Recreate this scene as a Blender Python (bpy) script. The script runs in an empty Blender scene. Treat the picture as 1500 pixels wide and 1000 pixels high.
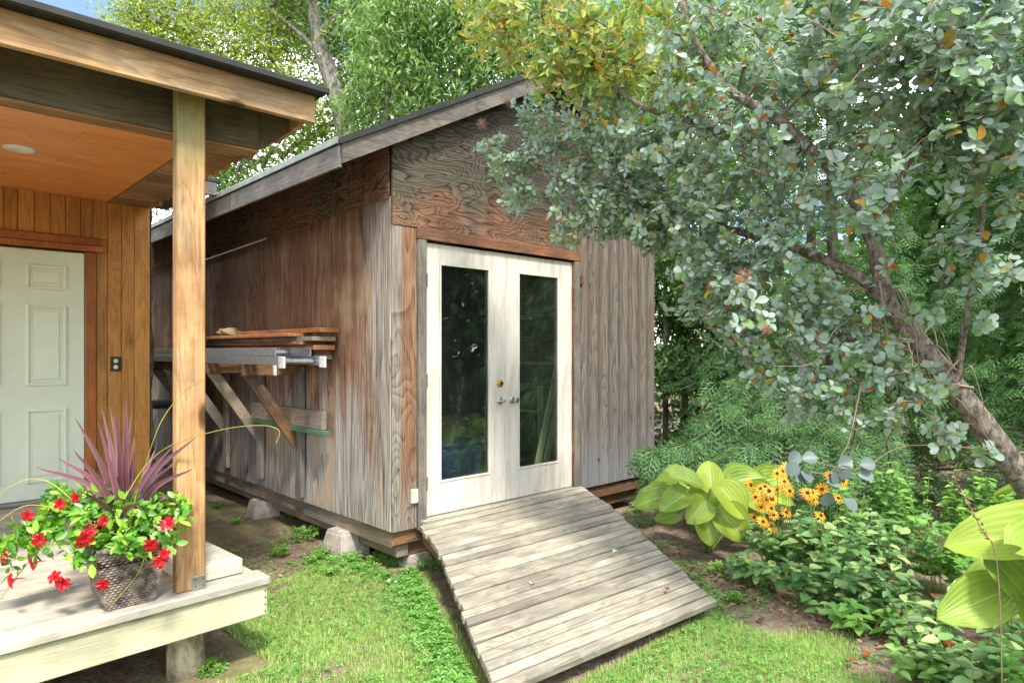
import bpy, bmesh, math, random
import numpy as np
from mathutils import Vector, Matrix, Euler
random.seed(7); rng = np.random.default_rng(7)
scene = bpy.context.scene
COL = scene.collection

# ------------------------------------------------------------------ camera, sky, sun, exposure
CAM_Z = 1.6; F = 971.0; CX = 750.0; HY = 514.0
cam_d = bpy.data.cameras.new('camera'); cam = bpy.data.objects.new('camera', cam_d); COL.objects.link(cam)
cam.location = (0, 0, CAM_Z); cam.rotation_euler = (math.pi/2, 0, 0)
cam_d.sensor_width = 36; cam_d.lens = F/1500*36; cam_d.shift_y = 14/1500
cam_d.clip_start = 0.05; cam_d.clip_end = 2000
scene.camera = cam

SUN_DIR = Vector((-0.362, 1.037, -1.60)).normalized()      # direction the light travels
SUN_EL = math.asin(-SUN_DIR.z); SUN_AZ = math.atan2(-SUN_DIR.x, -SUN_DIR.y)
world = bpy.data.worlds.new('World'); scene.world = world; world.use_nodes = True
wn = world.node_tree; wn.nodes.clear()
sky = wn.nodes.new('ShaderNodeTexSky'); sky.sky_type = 'NISHITA'; sky.sun_disc = False
sky.sun_elevation = SUN_EL; sky.sun_rotation = SUN_AZ; sky.altitude = 200; sky.air_density = 1.0; sky.dust_density = 1.5
tc = wn.nodes.new('ShaderNodeTexCoord'); mp = wn.nodes.new('ShaderNodeMapping'); mp.inputs['Scale'].default_value = (1, 1, 2.2); mp.inputs['Location'].default_value = (0, 4, 2)
cn = wn.nodes.new('ShaderNodeTexNoise'); cn.inputs['Scale'].default_value = 3.0; cn.inputs['Detail'].default_value = 8
cr = wn.nodes.new('ShaderNodeValToRGB'); cr.color_ramp.elements[0].position = .47; cr.color_ramp.elements[1].position = .62
mx = wn.nodes.new('ShaderNodeMix'); mx.data_type = 'RGBA'; mx.inputs['B'].default_value = (21, 21.4, 22, 1)
bg = wn.nodes.new('ShaderNodeBackground'); bg.inputs['Strength'].default_value = 0.10
wo = wn.nodes.new('ShaderNodeOutputWorld')
L = wn.links.new
L(tc.outputs['Generated'], mp.inputs['Vector']); L(mp.outputs['Vector'], cn.inputs['Vector']); L(cn.outputs['Fac'], cr.inputs['Fac'])
L(cr.outputs['Color'], mx.inputs['Factor']); L(sky.outputs['Color'], mx.inputs['A']); L(mx.outputs['Result'], bg.inputs['Color']); L(bg.outputs['Background'], wo.inputs['Surface'])

sd = bpy.data.lights.new('sun', 'SUN'); sd.energy = 2.0; sd.angle = math.radians(9); sd.color = (1.0, .95, .86)
sun = bpy.data.objects.new('sun', sd); COL.objects.link(sun); sun.rotation_euler = SUN_DIR.to_track_quat('-Z', 'Y').to_euler()
vs = scene.view_settings; vs.view_transform = 'Standard'; vs.look = 'None'; vs.exposure = 1.68; vs.gamma = 1; vs.use_curve_mapping = False
scene.cycles.max_bounces = 7; scene.cycles.diffuse_bounces = 5; scene.cycles.glossy_bounces = 3
scene.cycles.transparent_max_bounces = 8; scene.cycles.transmission_bounces = 4
scene.cycles.caustics_reflective = False; scene.cycles.caustics_refractive = False

# ------------------------------------------------------------------ frame of the two buildings
TH = math.atan2(.689, .727); CA, SA = math.cos(TH), math.sin(TH)
def W(a, b): return (CA*a - SA*b, SA*a + CA*b)
def at(px, py, D): return Vector(((px-CX)/F*D, D, CAM_Z + (HY-py)/F*D))

def tag(o, label=None, cat=None, group=None, kind=None):
    if label: o['label'] = label
    if cat: o['category'] = cat
    if group: o['group'] = group
    if kind: o['kind'] = kind
    return o
ORG = {}
def thing(name, label, cat, a, b, z=0, group=None, rot=0):
    """Empty at a thing's base, placed in building coordinates (a, b)."""
    o = bpy.data.objects.new(name, None); COL.objects.link(o)
    x, y = W(a, b); o.location = (x, y, z); o.rotation_euler = (0, 0, TH+rot); o.empty_display_size = .1
    tag(o, label, cat, group); ORG[o.name] = Vector((a, b, z)); return o
def wthing(name, label, cat, loc, group=None):
    """Empty at a thing's base in world coordinates."""
    o = bpy.data.objects.new(name, None); COL.objects.link(o); o.location = loc; o.empty_display_size = .1
    tag(o, label, cat, group); ORG[o.name] = Vector(loc); return o
def link(name, me, parent=None, mat=None, loc=None, rot=None):
    o = bpy.data.objects.new(name, me); COL.objects.link(o)
    if mat is not None and len(me.materials) == 0: me.materials.append(mat)
    if parent is not None: o.parent = parent
    if loc is not None: o.location = loc
    if rot is not None: o.rotation_euler = rot
    return o
_boxes = {}
def box_mesh(sx, sy, sz, mat, bev=.003):
    k = (round(sx, 3), round(sy, 3), round(sz, 3), mat.name, bev)
    if k in _boxes: return _boxes[k]
    bm = bmesh.new(); bmesh.ops.create_cube(bm, size=1)
    bmesh.ops.scale(bm, vec=(sx, sy, sz), verts=bm.verts)
    if bev: bmesh.ops.bevel(bm, geom=list(bm.edges), offset=min(bev, sx*.3, sy*.3, sz*.3), segments=1, affect='EDGES')
    me = bpy.data.meshes.new('box'); bm.to_mesh(me); bm.free(); me.materials.append(mat); _boxes[k] = me; return me
def box(name, parent, lo, hi, mat, bev=.003, rot=None):
    """axis-aligned box given by corners in the parent's absolute (a,b,z) coordinates"""
    lo, hi = Vector(lo), Vector(hi); o0 = ORG.get(parent.name, Vector()) if parent else Vector()
    s = hi-lo; me = box_mesh(abs(s.x), abs(s.y), abs(s.z), mat, bev)
    o = link(name, me, parent, None, (lo+hi)/2 - o0, rot); return o
def beam(name, parent, p, q, w, h, mat, bev=.003, up=(0, 0, 1)):
    """bar from p to q; w across, h along 'up'"""
    p, q = Vector(p), Vector(q); o0 = ORG.get(parent.name, Vector()) if parent else Vector()
    d = q-p; x = d.normalized(); y = Vector(up).cross(x)
    if y.length < 1e-4: y = Vector((0, 1, 0)).cross(x)
    y.normalize(); z = x.cross(y)
    me = box_mesh(d.length, w, h, mat, bev)
    o = link(name, me, parent); m = Matrix((x, y, z)).transposed().to_4x4(); m.translation = (p+q)/2-o0; o.matrix_local = m; return o
def mesh_obj(name, verts, faces, mat, parent=None, smooth=False):
    me = bpy.data.meshes.new(name); me.from_pydata([tuple(v) for v in verts], [], faces); me.update()
    if smooth: me.shade_smooth()
    o = link(name, me, parent, mat); return o
def prism(name, parent, pts, b0, b1, mat):
    """polygon pts (a,z) extruded from b0 to b1 (b0 < b1)"""
    o0 = ORG[parent.name]; n = len(pts)
    v = [Vector((a, b0, z))-o0 for a, z in pts]+[Vector((a, b1, z))-o0 for a, z in pts]
    f = [tuple(range(n)), tuple(range(2*n-1, n-1, -1))]+[(i, i+n, (i+1) % n+n, (i+1) % n) for i in range(n)]
    o = mesh_obj(name, v, f, mat, parent); bm = bmesh.new(); bm.from_mesh(o.data); bmesh.ops.recalc_face_normals(bm, faces=bm.faces); bm.to_mesh(o.data); bm.free(); return o
def fast_mesh(name, V, faces_n, loops, mats=(), smooth=False):
    """V (n,3); faces_n verts per face (array); loops flat index array"""
    me = bpy.data.meshes.new(name); me.vertices.add(len(V)); me.vertices.foreach_set('co', np.asarray(V, np.float32).ravel())
    me.loops.add(len(loops)); me.loops.foreach_set('vertex_index', np.asarray(loops, np.int32))
    nf = len(faces_n); me.polygons.add(nf); st = np.zeros(nf, np.int32); st[1:] = np.cumsum(faces_n)[:-1]
    me.polygons.foreach_set('loop_start', st); me.polygons.foreach_set('loop_total', np.asarray(faces_n, np.int32))
    if smooth: me.polygons.foreach_set('use_smooth', np.ones(nf, bool))
    me.update(calc_edges=True); me.validate()
    for m in mats: me.materials.append(m)
    return me

# ------------------------------------------------------------------ materials
def lin(h):
    h = h.lstrip('#'); r = []
    for i in (0, 2, 4):
        c = int(h[i:i+2], 16)/255; r.append(c/12.92 if c <= .04045 else ((c+.055)/1.055)**2.4)
    return (*r, 1)
class NT:
    def __init__(s, name):
        s.m = bpy.data.materials.new(name); s.m.use_nodes = True; s.t = s.m.node_tree
        s.b = s.t.nodes['Principled BSDF']; s.out = s.t.nodes['Material Output']; s.b.inputs['Roughness'].default_value = .7
    def n(s, typ, **kw):
        x = s.t.nodes.new(typ)
        for k, v in kw.items(): setattr(x, k, v)
        return x
    def put(s, sock, v):
        if v is None: return
        if isinstance(v, bpy.types.NodeSocket): s.t.links.new(v, sock)
        elif isinstance(v, (tuple, list)) and hasattr(sock.default_value, '__len__'):
            d = len(sock.default_value); v = tuple(v)[:d]; sock.default_value = v+(1,)*(d-len(v))
        else: sock.default_value = v
    def obj(s, ref=None):
        x = s.n('ShaderNodeTexCoord'); 
        if ref: x.object = ref
        return x.outputs['Object']
    def vadd(s, a, b): x = s.n('ShaderNodeVectorMath', operation='ADD'); s.put(x.inputs[0], a); s.put(x.inputs[1], b); return x.outputs[0]
    def vmul(s, a, b): x = s.n('ShaderNodeVectorMath', operation='MULTIPLY'); s.put(x.inputs[0], a); s.put(x.inputs[1], b); return x.outputs[0]
    def rnd(s): return s.n('ShaderNodeObjectInfo').outputs['Random']
    def isl(s): return s.n('ShaderNodeNewGeometry').outputs['Random Per Island']
    def noise(s, v, sc=5, det=3, ro=.5, dist=0):
        x = s.n('ShaderNodeTexNoise'); s.put(x.inputs['Vector'], v); s.put(x.inputs['Scale'], sc); s.put(x.inputs['Detail'], det)
        s.put(x.inputs['Roughness'], ro); s.put(x.inputs['Distortion'], dist); return x.outputs['Fac']
    def voro(s, v, sc=5, feat='F1'):
        x = s.n('ShaderNodeTexVoronoi', feature=feat); s.put(x.inputs['Vector'], v); s.put(x.inputs['Scale'], sc); return x
    def math(s, op, a, b=None, c=None, clamp=False):
        x = s.n('ShaderNodeMath', operation=op, use_clamp=clamp); s.put(x.inputs[0], a); s.put(x.inputs[1], b); s.put(x.inputs[2], c); return x.outputs[0]
    def mix(s, f, a, b, blend='MIX'):
        x = s.n('ShaderNodeMix', data_type='RGBA', blend_type=blend); s.put(x.inputs['Factor'], f); s.put(x.inputs['A'], a); s.put(x.inputs['B'], b); return x.outputs['Result']
    def ramp(s, f, stops, interp='LINEAR'):
        x = s.n('ShaderNodeValToRGB'); r = x.color_ramp; r.interpolation = interp
        while len(r.elements) < len(stops): r.elements.new(.5)
        for e, (p, c) in zip(r.elements, stops): e.position = p; e.color = c if hasattr(c, '__len__') else (c, c, c, 1)
        s.put(x.inputs['Fac'], f); return x.outputs['Color']
    def sep(s, v): x = s.n('ShaderNodeSeparateXYZ'); s.put(x.inputs[0], v); return x.outputs
    def smooth(s, v, lo, hi, a=0., b=1.):
        x = s.n('ShaderNodeMapRange', interpolation_type='SMOOTHSTEP'); s.put(x.inputs['Value'], v)
        for k, q in zip(('From Min', 'From Max', 'To Min', 'To Max'), (lo, hi, a, b)): s.put(x.inputs[k], q)
        return x.outputs['Result']
    def bump(s, h, st=.5, d=.01): x = s.n('ShaderNodeBump'); s.put(x.inputs['Height'], h); x.inputs['Strength'].default_value = st; x.inputs['Distance'].default_value = d; return x.outputs['Normal']
    def hsv(s, c, h=.5, sa=1, v=1): x = s.n('ShaderNodeHueSaturation'); s.put(x.inputs['Color'], c); s.put(x.inputs['Hue'], h); s.put(x.inputs['Saturation'], sa); s.put(x.inputs['Value'], v); return x.outputs['Color']
    def set(s, col=None, rough=None, normal=None, metal=None, spec=None):
        s.put(s.b.inputs['Base Color'], col); s.put(s.b.inputs['Roughness'], rough); s.put(s.b.inputs['Normal'], normal); s.put(s.b.inputs['Metallic'], metal)
        if spec is not None: s.put(s.b.inputs['Specular IOR Level'], spec)
        return s.m
def grain(n, axis, ring=26, fine=110, ply=0):
    """returns (vector, rings 0-1, fine streaks 0-1) for wood whose grain runs along 'axis'"""
    r = n.rnd(); off = n.n('ShaderNodeCombineXYZ'); n.put(off.inputs[0], n.math('MULTIPLY', r, 37.)); n.put(off.inputs[1], n.math('MULTIPLY', r, 91.)); n.put(off.inputs[2], n.math('MULTIPLY', r, 53.))
    v = n.vadd(n.obj(), off.outputs[0])
    sc = [1., 1., 1.]; sc[axis] = .16 if not ply else ply
    vs_ = n.vmul(v, tuple(sc)); low = n.noise(vs_, 4.2 if not ply else 2.6, 2.5, .5, .35)
    rings = n.math('FRACT', n.math('MULTIPLY', low, ring)); rings = n.ramp(rings, [(0, 0.), (.55, .35), (.9, 1.), (1., 0.)])
    sf = [1., 1., 1.]; sf[axis] = .03
    fn = n.noise(n.vmul(v, tuple(sf)), fine, 3, .6)
    return v, rings, fn
def wood(name, axis, dark, light, grey=None, greyamt=0., knots=False, rough=.7, var=.22, ring=26, fine=110, bump=.35, kscale=3.0, contrast=.75, stain=.35, spec=.3):
    n = NT(name); v, rings, fn = grain(n, axis, ring, fine)
    f = n.math('ADD', n.math('MULTIPLY', rings, .55*contrast), n.math('MULTIPLY', n.smooth(fn, .35, .68), .6*contrast), clamp=True)
    c = n.mix(f, lin(light), lin(dark))
    if grey:
        g = n.smooth(n.noise(n.vmul(v, tuple(.35 if i == axis else 1 for i in range(3))), 6, 4, .6), .35+.4*(1-greyamt)-.2, .65+.4*(1-greyamt)-.2)
        gc = n.mix(f, lin(grey), n.hsv(lin(grey), .5, 1.1, .45)); c = n.mix(g, c, gc)
    if stain:
        s_ = n.smooth(n.noise(v, 2.3, 5, .65), .38, .66, 1-stain, 1.08); c = n.mix(1., c, s_, 'MULTIPLY')
    h = f
    if knots:
        kv = [1., 1., 1.]; kv[axis] = .45
        vd = n.voro(n.vmul(v, tuple(kv)), kscale); d = vd.outputs['Distance']
        k = n.math('MULTIPLY', n.smooth(d, .07, .13, 1., 0.), .85); halo = n.smooth(d, .10, .34, .5, 0.)
        c = n.mix(halo, c, n.hsv(c, .49, 1.1, .6)); c = n.mix(k, c, lin('#3a2112'))
    if name == 'cedar_post':      # olive green tint, stronger towards the top of the post
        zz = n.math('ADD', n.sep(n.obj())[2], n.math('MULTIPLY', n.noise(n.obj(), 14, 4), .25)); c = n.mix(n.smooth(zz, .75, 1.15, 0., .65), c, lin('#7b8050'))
    c = n.hsv(c, .5, 1., n.math('ADD', n.math('MULTIPLY', n.rnd(), var), 1-var/2))
    return n.set(c, rough, n.bump(h, bump, .0022), spec=spec)

M = {}
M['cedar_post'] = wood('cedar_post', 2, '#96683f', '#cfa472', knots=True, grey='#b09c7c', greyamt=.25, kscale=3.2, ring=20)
M['fascia_wood'] = wood('fascia_wood', 0, '#9c7045', '#d8b07c', knots=True, grey='#b5a080', greyamt=.35, kscale=4.6, ring=18)
M['beam_wood'] = wood('beam_wood', 0, '#554836', '#7c6c52', grey='#6b6850', greyamt=.5, ring=24)
M['soffit_wood'] = wood('soffit_wood', 0, '#7c5636', '#b98a5c', grey='#8f8069', greyamt=.4)
M['ceiling_wood'] = wood('ceiling_wood', 0, '#d97a38', '#ec9c58', rough=.38, ring=9, contrast=.45, bump=.08, var=.10, stain=.12, spec=.5)
M['siding_wood'] = wood('siding_wood', 2, '#8f5c25', '#c68f49', knots=True, rough=.4, kscale=5., var=.25, stain=.15, bump=.15, spec=.5, ring=14)
M['casing_wood'] = wood('casing_wood', 2, '#8a4a20', '#b36b33', rough=.4, var=.15, bump=.1, spec=.5)
M['deck_wood'] = wood('deck_wood', 0, '#a39a87', '#cbc2ae', grey='#a8a79c', greyamt=.5, var=.14, bump=.3, contrast=.5, stain=.22)
M['ramp_wood'] = wood('ramp_wood', 0, '#857c6b', '#b5ac98', grey='#a19c8c', greyamt=.45, var=.42, bump=.7, contrast=.8, stain=.32)
M['deck_fascia'] = wood('deck_fascia', 0, '#a39c7e', '#cbc5a6', var=.08, knots=True, stain=.22, contrast=.45)
M['grey_rough'] = wood('grey_rough', 1, '#4c443a', '#8b7f70', grey='#77726a', greyamt=.6, bump=.7)
M['grey_rough_a'] = wood('grey_rough_a', 0, '#4c443a', '#8b7f70', grey='#77726a', greyamt=.6, bump=.7)
M['grey_vert'] = wood('grey_vert', 2, '#4f4438', '#93867a', grey='#88837b', greyamt=.65, bump=.8)
M['brown_rough'] = wood('brown_rough', 0, '#4d3526', '#8c6848', grey='#786f64', greyamt=.35, bump=.7)
M['skirt_wood'] = wood('skirt_wood', 1, '#7d6a55', '#ab9880', grey='#8f8b80', greyamt=.5, bump=.5)
M['lumber_cedar'] = wood('lumber_cedar', 1, '#7d4626', '#b87a4a', grey='#8d7a66', greyamt=.25, var=.35)
M['lumber_grey'] = wood('lumber_grey', 1, '#6c5640', '#a8937a', grey='#938d84', greyamt=.5, var=.2)
M['lumber_green'] = wood('lumber_green', 1, '#3d5a48', '#5f8068', var=.1, stain=.4)
M['dark_wood'] = wood('dark_wood', 2, '#2b2620', '#4a4239', var=.2)
M['stick_wood'] = wood('stick_wood', 0, '#b39d78', '#e2d2ac', var=.2)
M['trim_orange'] = wood('trim_orange', 0, '#5c3824', '#93664a', grey='#6d5a46', greyamt=.35, var=.1, bump=.6)

def plywood(name, axis, zone, ref):
    """weathered rotary-cut plywood: red-brown where sheltered, silver grey where rain reaches; zone picks where weathering and painted-in shade lie"""
    n = NT(name); v, rings, fn = grain(n, axis, {'gable': 34, 'band': 30}.get(zone, 26), 120, ply={'gable': .45, 'band': .4, 'front': .28, 'left': .09, 'right': .16}[zone])
    f = n.math('ADD', n.math('MULTIPLY', rings, .62 if zone in ('gable', 'band') else .42), n.math('MULTIPLY', n.smooth(fn, .32, .68), .55), clamp=True)
    P = n.obj(ref); x, y, z = n.sep(P)
    streak = n.noise(n.vmul(P, (1, 1, .13)), 5.5, 4, .6); streak2 = n.noise(n.vmul(P, (1, 1, .05)), 17, 3, .6); blotch = n.noise(P, 1.7, 4, .6)
    jit = n.math('MULTIPLY', n.math('SUBTRACT', streak, .5), 2.6)
    if zone == 'left':      # grey foot, grey corner column, brown middle
        zz = n.math('ADD', z, jit)
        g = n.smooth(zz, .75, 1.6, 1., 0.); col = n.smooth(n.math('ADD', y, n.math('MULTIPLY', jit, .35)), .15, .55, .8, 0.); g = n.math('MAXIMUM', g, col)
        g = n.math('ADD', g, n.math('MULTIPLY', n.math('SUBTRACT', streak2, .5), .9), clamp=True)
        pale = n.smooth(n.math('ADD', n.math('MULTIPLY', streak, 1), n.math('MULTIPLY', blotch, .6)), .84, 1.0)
        dk = n.math('ADD', n.smooth(z, 1.8, 2.8, 0., .5), n.smooth(y, 1.2, 2.8, 0., .35), clamp=True)  # shade of eave and cabin roof put into the colour, top and rear
    elif zone == 'front':   # narrow strip left of the door
        g = n.smooth(n.math('ADD', x, n.math('MULTIPLY', jit, .05)), .05, .11, 1., 0.); g2 = n.smooth(z, .3, .9, .8, 0.); g = n.math('MAXIMUM', g, g2); pale = n.math('MULTIPLY', blotch, 0.); dk = n.math('MULTIPLY', z, 0.)
    elif zone == 'gable':
        d1 = n.smooth(n.math('ADD', z, n.math('MULTIPLY', n.math('SUBTRACT', blotch, .5), 1.4)), 2.5, 2.85, 0., 1.)
        g = n.math('MULTIPLY', d1, .97, clamp=True); pale = n.math('MULTIPLY', blotch, 0.); dk = n.smooth(n.math('ADD', x, z), 3.2, 4.6, .1, .65)  # dk paints the shade of tree and rake, deeper to the upper right
    elif zone == 'right':
        g = n.math('ADD', n.smooth(z, .2, 2.3, 1.1, .8), n.math('MULTIPLY', n.math('SUBTRACT', streak2, .5), .8), clamp=True); pale = n.math('MULTIPLY', blotch, 0.); dk = n.math('MULTIPLY', z, 0.)
    else:                   # band under the eave
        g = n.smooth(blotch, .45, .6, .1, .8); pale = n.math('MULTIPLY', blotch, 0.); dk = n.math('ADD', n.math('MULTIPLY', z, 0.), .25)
    hue = n.smooth(blotch, .35, .7)
    brown = n.mix(f, n.mix(hue, lin('#8f6c54'), lin('#a88a6c')), n.mix(hue, lin('#4a2a1e'), lin('#573a28')))
    greyc = n.mix(f, lin('#c2bcb2') if zone == 'left' else lin('#9d958a') if zone != 'right' else lin('#827c73'), lin('#46413b'))
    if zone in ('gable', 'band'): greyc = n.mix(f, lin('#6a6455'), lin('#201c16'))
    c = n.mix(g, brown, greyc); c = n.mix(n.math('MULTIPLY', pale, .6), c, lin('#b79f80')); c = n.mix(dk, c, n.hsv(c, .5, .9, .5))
    drip = n.smooth(n.noise(n.vmul(P, (1, 1, .06)), 9, 3, .55), .54, .70, 0., .5); c = n.mix(drip, c, n.hsv(c, .49, 1.0, .55))
    if zone == 'right': gv = n.math('FRACT', n.math('ADD', n.math('MULTIPLY', x, 6.45), n.math('MULTIPLY', streak, .25))); gv = n.math('ABSOLUTE', n.math('SUBTRACT', gv, .5)); c = n.mix(n.smooth(gv, .18, .5, 0., .6), c, n.hsv(c, .5, .8, .35)); c = n.mix(n.smooth(z, .3, 1.0, .35, 0.), c, lin('#8e949c'))  # groove shadows between the ribs painted as dark bands
    # nail heads / plugs
    kd = n.voro(n.vmul(v, (1, 1, .8) if axis == 2 else (.8, 1, 1)), 3.3).outputs['Distance']
    c = n.mix(n.smooth(kd, .035, .06, .8, 0.), c, lin('#2d1a12')); c = n.mix(n.smooth(kd, .06, .2, .4, 0.), c, n.hsv(c, .49, 1.1, .7))
    return n.set(c, .8, n.bump(f, .9, .003), spec=.2)

def plain(name, col, rough=.5, metal=0., noise=.15, nsc=8., bump=0., spec=.5):
    n = NT(name); v = n.obj(); t = n.noise(v, nsc, 5, .6)
    c = n.hsv(lin(col), .5, 1., n.smooth(t, .3, .7, 1-noise, 1+noise)); c = n.hsv(c, .5, 1, n.math('ADD', n.math('MULTIPLY', n.rnd(), .08), .96))
    return n.set(c, rough, n.bump(t, bump, .004) if bump else None, metal, spec)
M['door_white'] = plain('door_white', '#dbe6cf', .45, noise=.03)
def old_white():
    n = NT('old_white_paint'); v = n.obj(); s = n.noise(n.vmul(v, (1, 1, .2)), 9, 5, .65); f = n.noise(n.vmul(v, (1, 1, .05)), 90, 2)
    c = n.mix(n.smooth(s, .42, .68), lin('#d2cdc1'), lin('#b8b0a3')); c = n.mix(n.math('MULTIPLY', n.smooth(f, .45, .75), .2), c, lin('#938978'))
    w = n.voro(n.vmul(v, (1, 1, .6)), 11).outputs['Distance']; c = n.mix(n.math('MULTIPLY', n.smooth(w, .03, .07, 1., 0.), n.smooth(s, .52, .58)), c, lin('#5b5144'))
    return n.set(c, .6, n.bump(f, .25, .002))
M['old_white'] = old_white()
M['concrete'] = plain('concrete', '#a69d91', .9, noise=.22, nsc=14, bump=.5, spec=.2)
M['dark_interior'] = plain('dark_interior', '#5d5448', .9, noise=.4)
M['metal_galv'] = plain('galvanised', '#9fa0a0', .42, .8, noise=.15)
M['aluminium'] = plain('aluminium', '#b4bac2', .4, .75, noise=.12, nsc=20)
M['dark_metal'] = plain('dark_metal', '#3c3a36', .5, .6)
M['brass'] = plain('brass', '#b98b3c', .3, .9, noise=.2, nsc=40)
M['rust'] = plain('rusty_hinge', '#6d4a33', .7, .4, noise=.3, nsc=40)
M['outlet_dark'] = plain('outlet_dark', '#2d2a24', .4)
M['outlet_cream'] = plain('outlet_cream', '#d9d4b4', .4)
M['roofing'] = plain('roofing_felt', '#33332f', .9, noise=.35, nsc=30, bump=.6, spec=.2)
M['roof_edge'] = plain('roof_edge_flashing', '#7c8478', .6, .2, noise=.2)
M['black_edge'] = plain('black_roof_edge', '#232522', .7, noise=.3)
M['plastic_white'] = plain('white_plastic', '#d9d9d4', .4)
def glassmat():
    n = NT('window_glass'); t = n.t; v = n.obj(); gl = n.n('ShaderNodeBsdfGlossy'); gl.inputs['Roughness'].default_value = .012; gl.inputs['Color'].default_value = (.95, 1, .97, 1)
    tr = n.n('ShaderNodeBsdfTransparent'); tr.inputs['Color'].default_value = (.82, .9, .86, 1); ge = n.n('ShaderNodeNewGeometry'); dp = n.n('ShaderNodeVectorMath', operation='DOT_PRODUCT'); n.put(dp.inputs[0], ge.outputs['Incoming']); n.put(dp.inputs[1], ge.outputs['Normal']); fz = n.math('POWER', n.math('SUBTRACT', 1., n.math('ABSOLUTE', dp.outputs['Value'])), 5.)
    nz = n.bump(n.noise(v, 3, 2), .05, .01); n.put(gl.inputs['Normal'], nz)
    m1 = n.n('ShaderNodeMixShader'); n.put(m1.inputs[0], n.math('MULTIPLY_ADD', fz, .9, .075)); n.put(m1.inputs[1], tr.outputs[0]); n.put(m1.inputs[2], gl.outputs[0])
    df = n.n('ShaderNodeBsdfDiffuse'); df.inputs['Color'].default_value = (.45, .48, .45, 1)
    dirt = n.smooth(n.noise(n.vmul(v, (1, 1, .5)), 7, 8, .75), .5, .85, .008, .08); m2 = n.n('ShaderNodeMixShader'); n.put(m2.inputs[0], dirt); n.put(m2.inputs[1], m1.outputs[0]); n.put(m2.inputs[2], df.outputs[0])
    n.put(n.out.inputs['Surface'], m2.outputs[0]); return n.m
M['glass'] = glassmat()
def leafmat(name, stops, rough=.45, trans=.35, interp='LINEAR', bump=None, tint=(1, 1, 1), spec=.4, var=.3):
    n = NT(name); r = n.math('FRACT', n.math('ADD', n.isl(), n.rnd())); c = n.ramp(r, [(p, lin(h)) for p, h in stops], interp)
    r2 = n.math('FRACT', n.math('MULTIPLY', r, 17.3)); c = n.hsv(c, .5, 1., n.math('ADD', n.math('MULTIPLY', r2, var), 1-var/2))
    n.set(c, rough, spec=spec); tr = n.n('ShaderNodeBsdfTranslucent'); n.put(tr.inputs['Color'], n.hsv(c, .49, 1.15, 1.15))
    ms = n.n('ShaderNodeMixShader'); ms.inputs[0].default_value = trans; n.put(ms.inputs[1], n.b.outputs[0]); n.put(ms.inputs[2], tr.outputs[0]); n.put(n.out.inputs['Surface'], ms.outputs[0]); return n.m
M['smoke_leaf'] = leafmat('smoke_leaf', [(0, '#6f9052'), (.2, '#86a274'), (.45, '#8fa994'), (.7, '#a0b2a4'), (.93, '#b0bdb3'), (.965, '#8f8f4c'), (.98, '#b08a3a'), (.99, '#b89040'), (1, '#a85a38')], rough=.55, trans=.38, spec=.3)
M['smoke_leaf_yellow'] = leafmat('smoke_leaf_yellow', [(0, '#76904a'), (.4, '#93a54c'), (.62, '#adb05a'), (.8, '#8ba873'), (.93, '#b9a04a'), (1, '#c08a4a')], rough=.45, trans=.4)
M['tree_leaf'] = leafmat('tree_leaf', [(0, '#4a7034'), (.4, '#709648'), (.8, '#94b46c'), (1, '#b4cb8c')], trans=.5)
M['tree_leaf_pale'] = leafmat('tree_leaf_pale', [(0, '#5d7a2c'), (.4, '#86a03c'), (.8, '#a3b548'), (1, '#c0c563')], trans=.45)
M['dark_leaf'] = leafmat('dark_leaf', [(0, '#2c4a20'), (.5, '#44692f'), (1, '#658b42')], trans=.35)
M['cedar_leaf'] = leafmat('cedar_leaf', [(0, '#2a4c24'), (.5, '#426a38'), (1, '#6c944e')], trans=.25, rough=.6)
M['grass'] = leafmat('grass_blade', [(0, '#86a84c'), (.5, '#a2c264'), (.86, '#b8d082'), (1, '#d6d4a4')], trans=.35, rough=.6)
M['clover'] = leafmat('clover_leaf', [(0, '#4f8434'), (.5, '#6da246'), (1, '#8cb960')], trans=.3, rough=.6)
M['plant_leaf'] = leafmat('plant_leaf', [(0, '#476f36'), (.4, '#5f8a4e'), (.8, '#83a562'), (1, '#a9b874')], trans=.25, rough=.45)
M['plant_leaf_light'] = leafmat('plant_leaf_light', [(0, '#568a38'), (.5, '#6fa046'), (1, '#92b95a')], trans=.35)
M['mandevilla_leaf'] = leafmat('mandevilla_leaf', [(0, '#3e7a26'), (.4, '#5c9a30'), (.8, '#86b83a'), (1, '#a7cc50')], trans=.25, rough=.3, spec=.6)
M['red_petal'] = leafmat('red_petal', [(0, '#a80d16'), (1, '#c41c26')], trans=.3, rough=.4)
M['yellow_petal'] = leafmat('yellow_petal', [(0, '#d99212'), (1, '#efb32a')], trans=.3)
M['litter'] = leafmat('leaf_litter', [(0, '#5b4030'), (.4, '#7d6048'), (.8, '#a58a6a'), (1, '#b0693c')], trans=.05, rough=.8)
M['smoke_plume'] = leafmat('smoke_plume', [(0, '#a5745f'), (1, '#c49a86')], trans=.2)
def bark(name, d, l, sc=14):
    n = NT(name); v = n.obj(); s = n.noise(n.vmul(v, (1, 1, .5)), sc*1.6, 6, .7); p = n.noise(v, 3, 4)
    c = n.mix(n.smooth(s, .35, .65), lin(d), lin(l)); c = n.mix(n.smooth(p, .55, .72, 0., .5), c, lin('#7f8a70')); return n.set(c, .9, n.bump(s, 1., .02), spec=.2)
M['bark'] = bark('smoke_bark', '#4f473e', '#9b9082', 22)
M['bark_grey'] = bark('tree_bark', '#5a5650', '#9a958a', 8)
M['bark_dark'] = bark('dark_bark', '#3b332b', '#6b5f52', 12)
M['twig'] = plain('twig', '#8b7663', .8, noise=.2)
M['stem_green'] = plain('green_stem', '#7e9a4a', .6, noise=.15)
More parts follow.
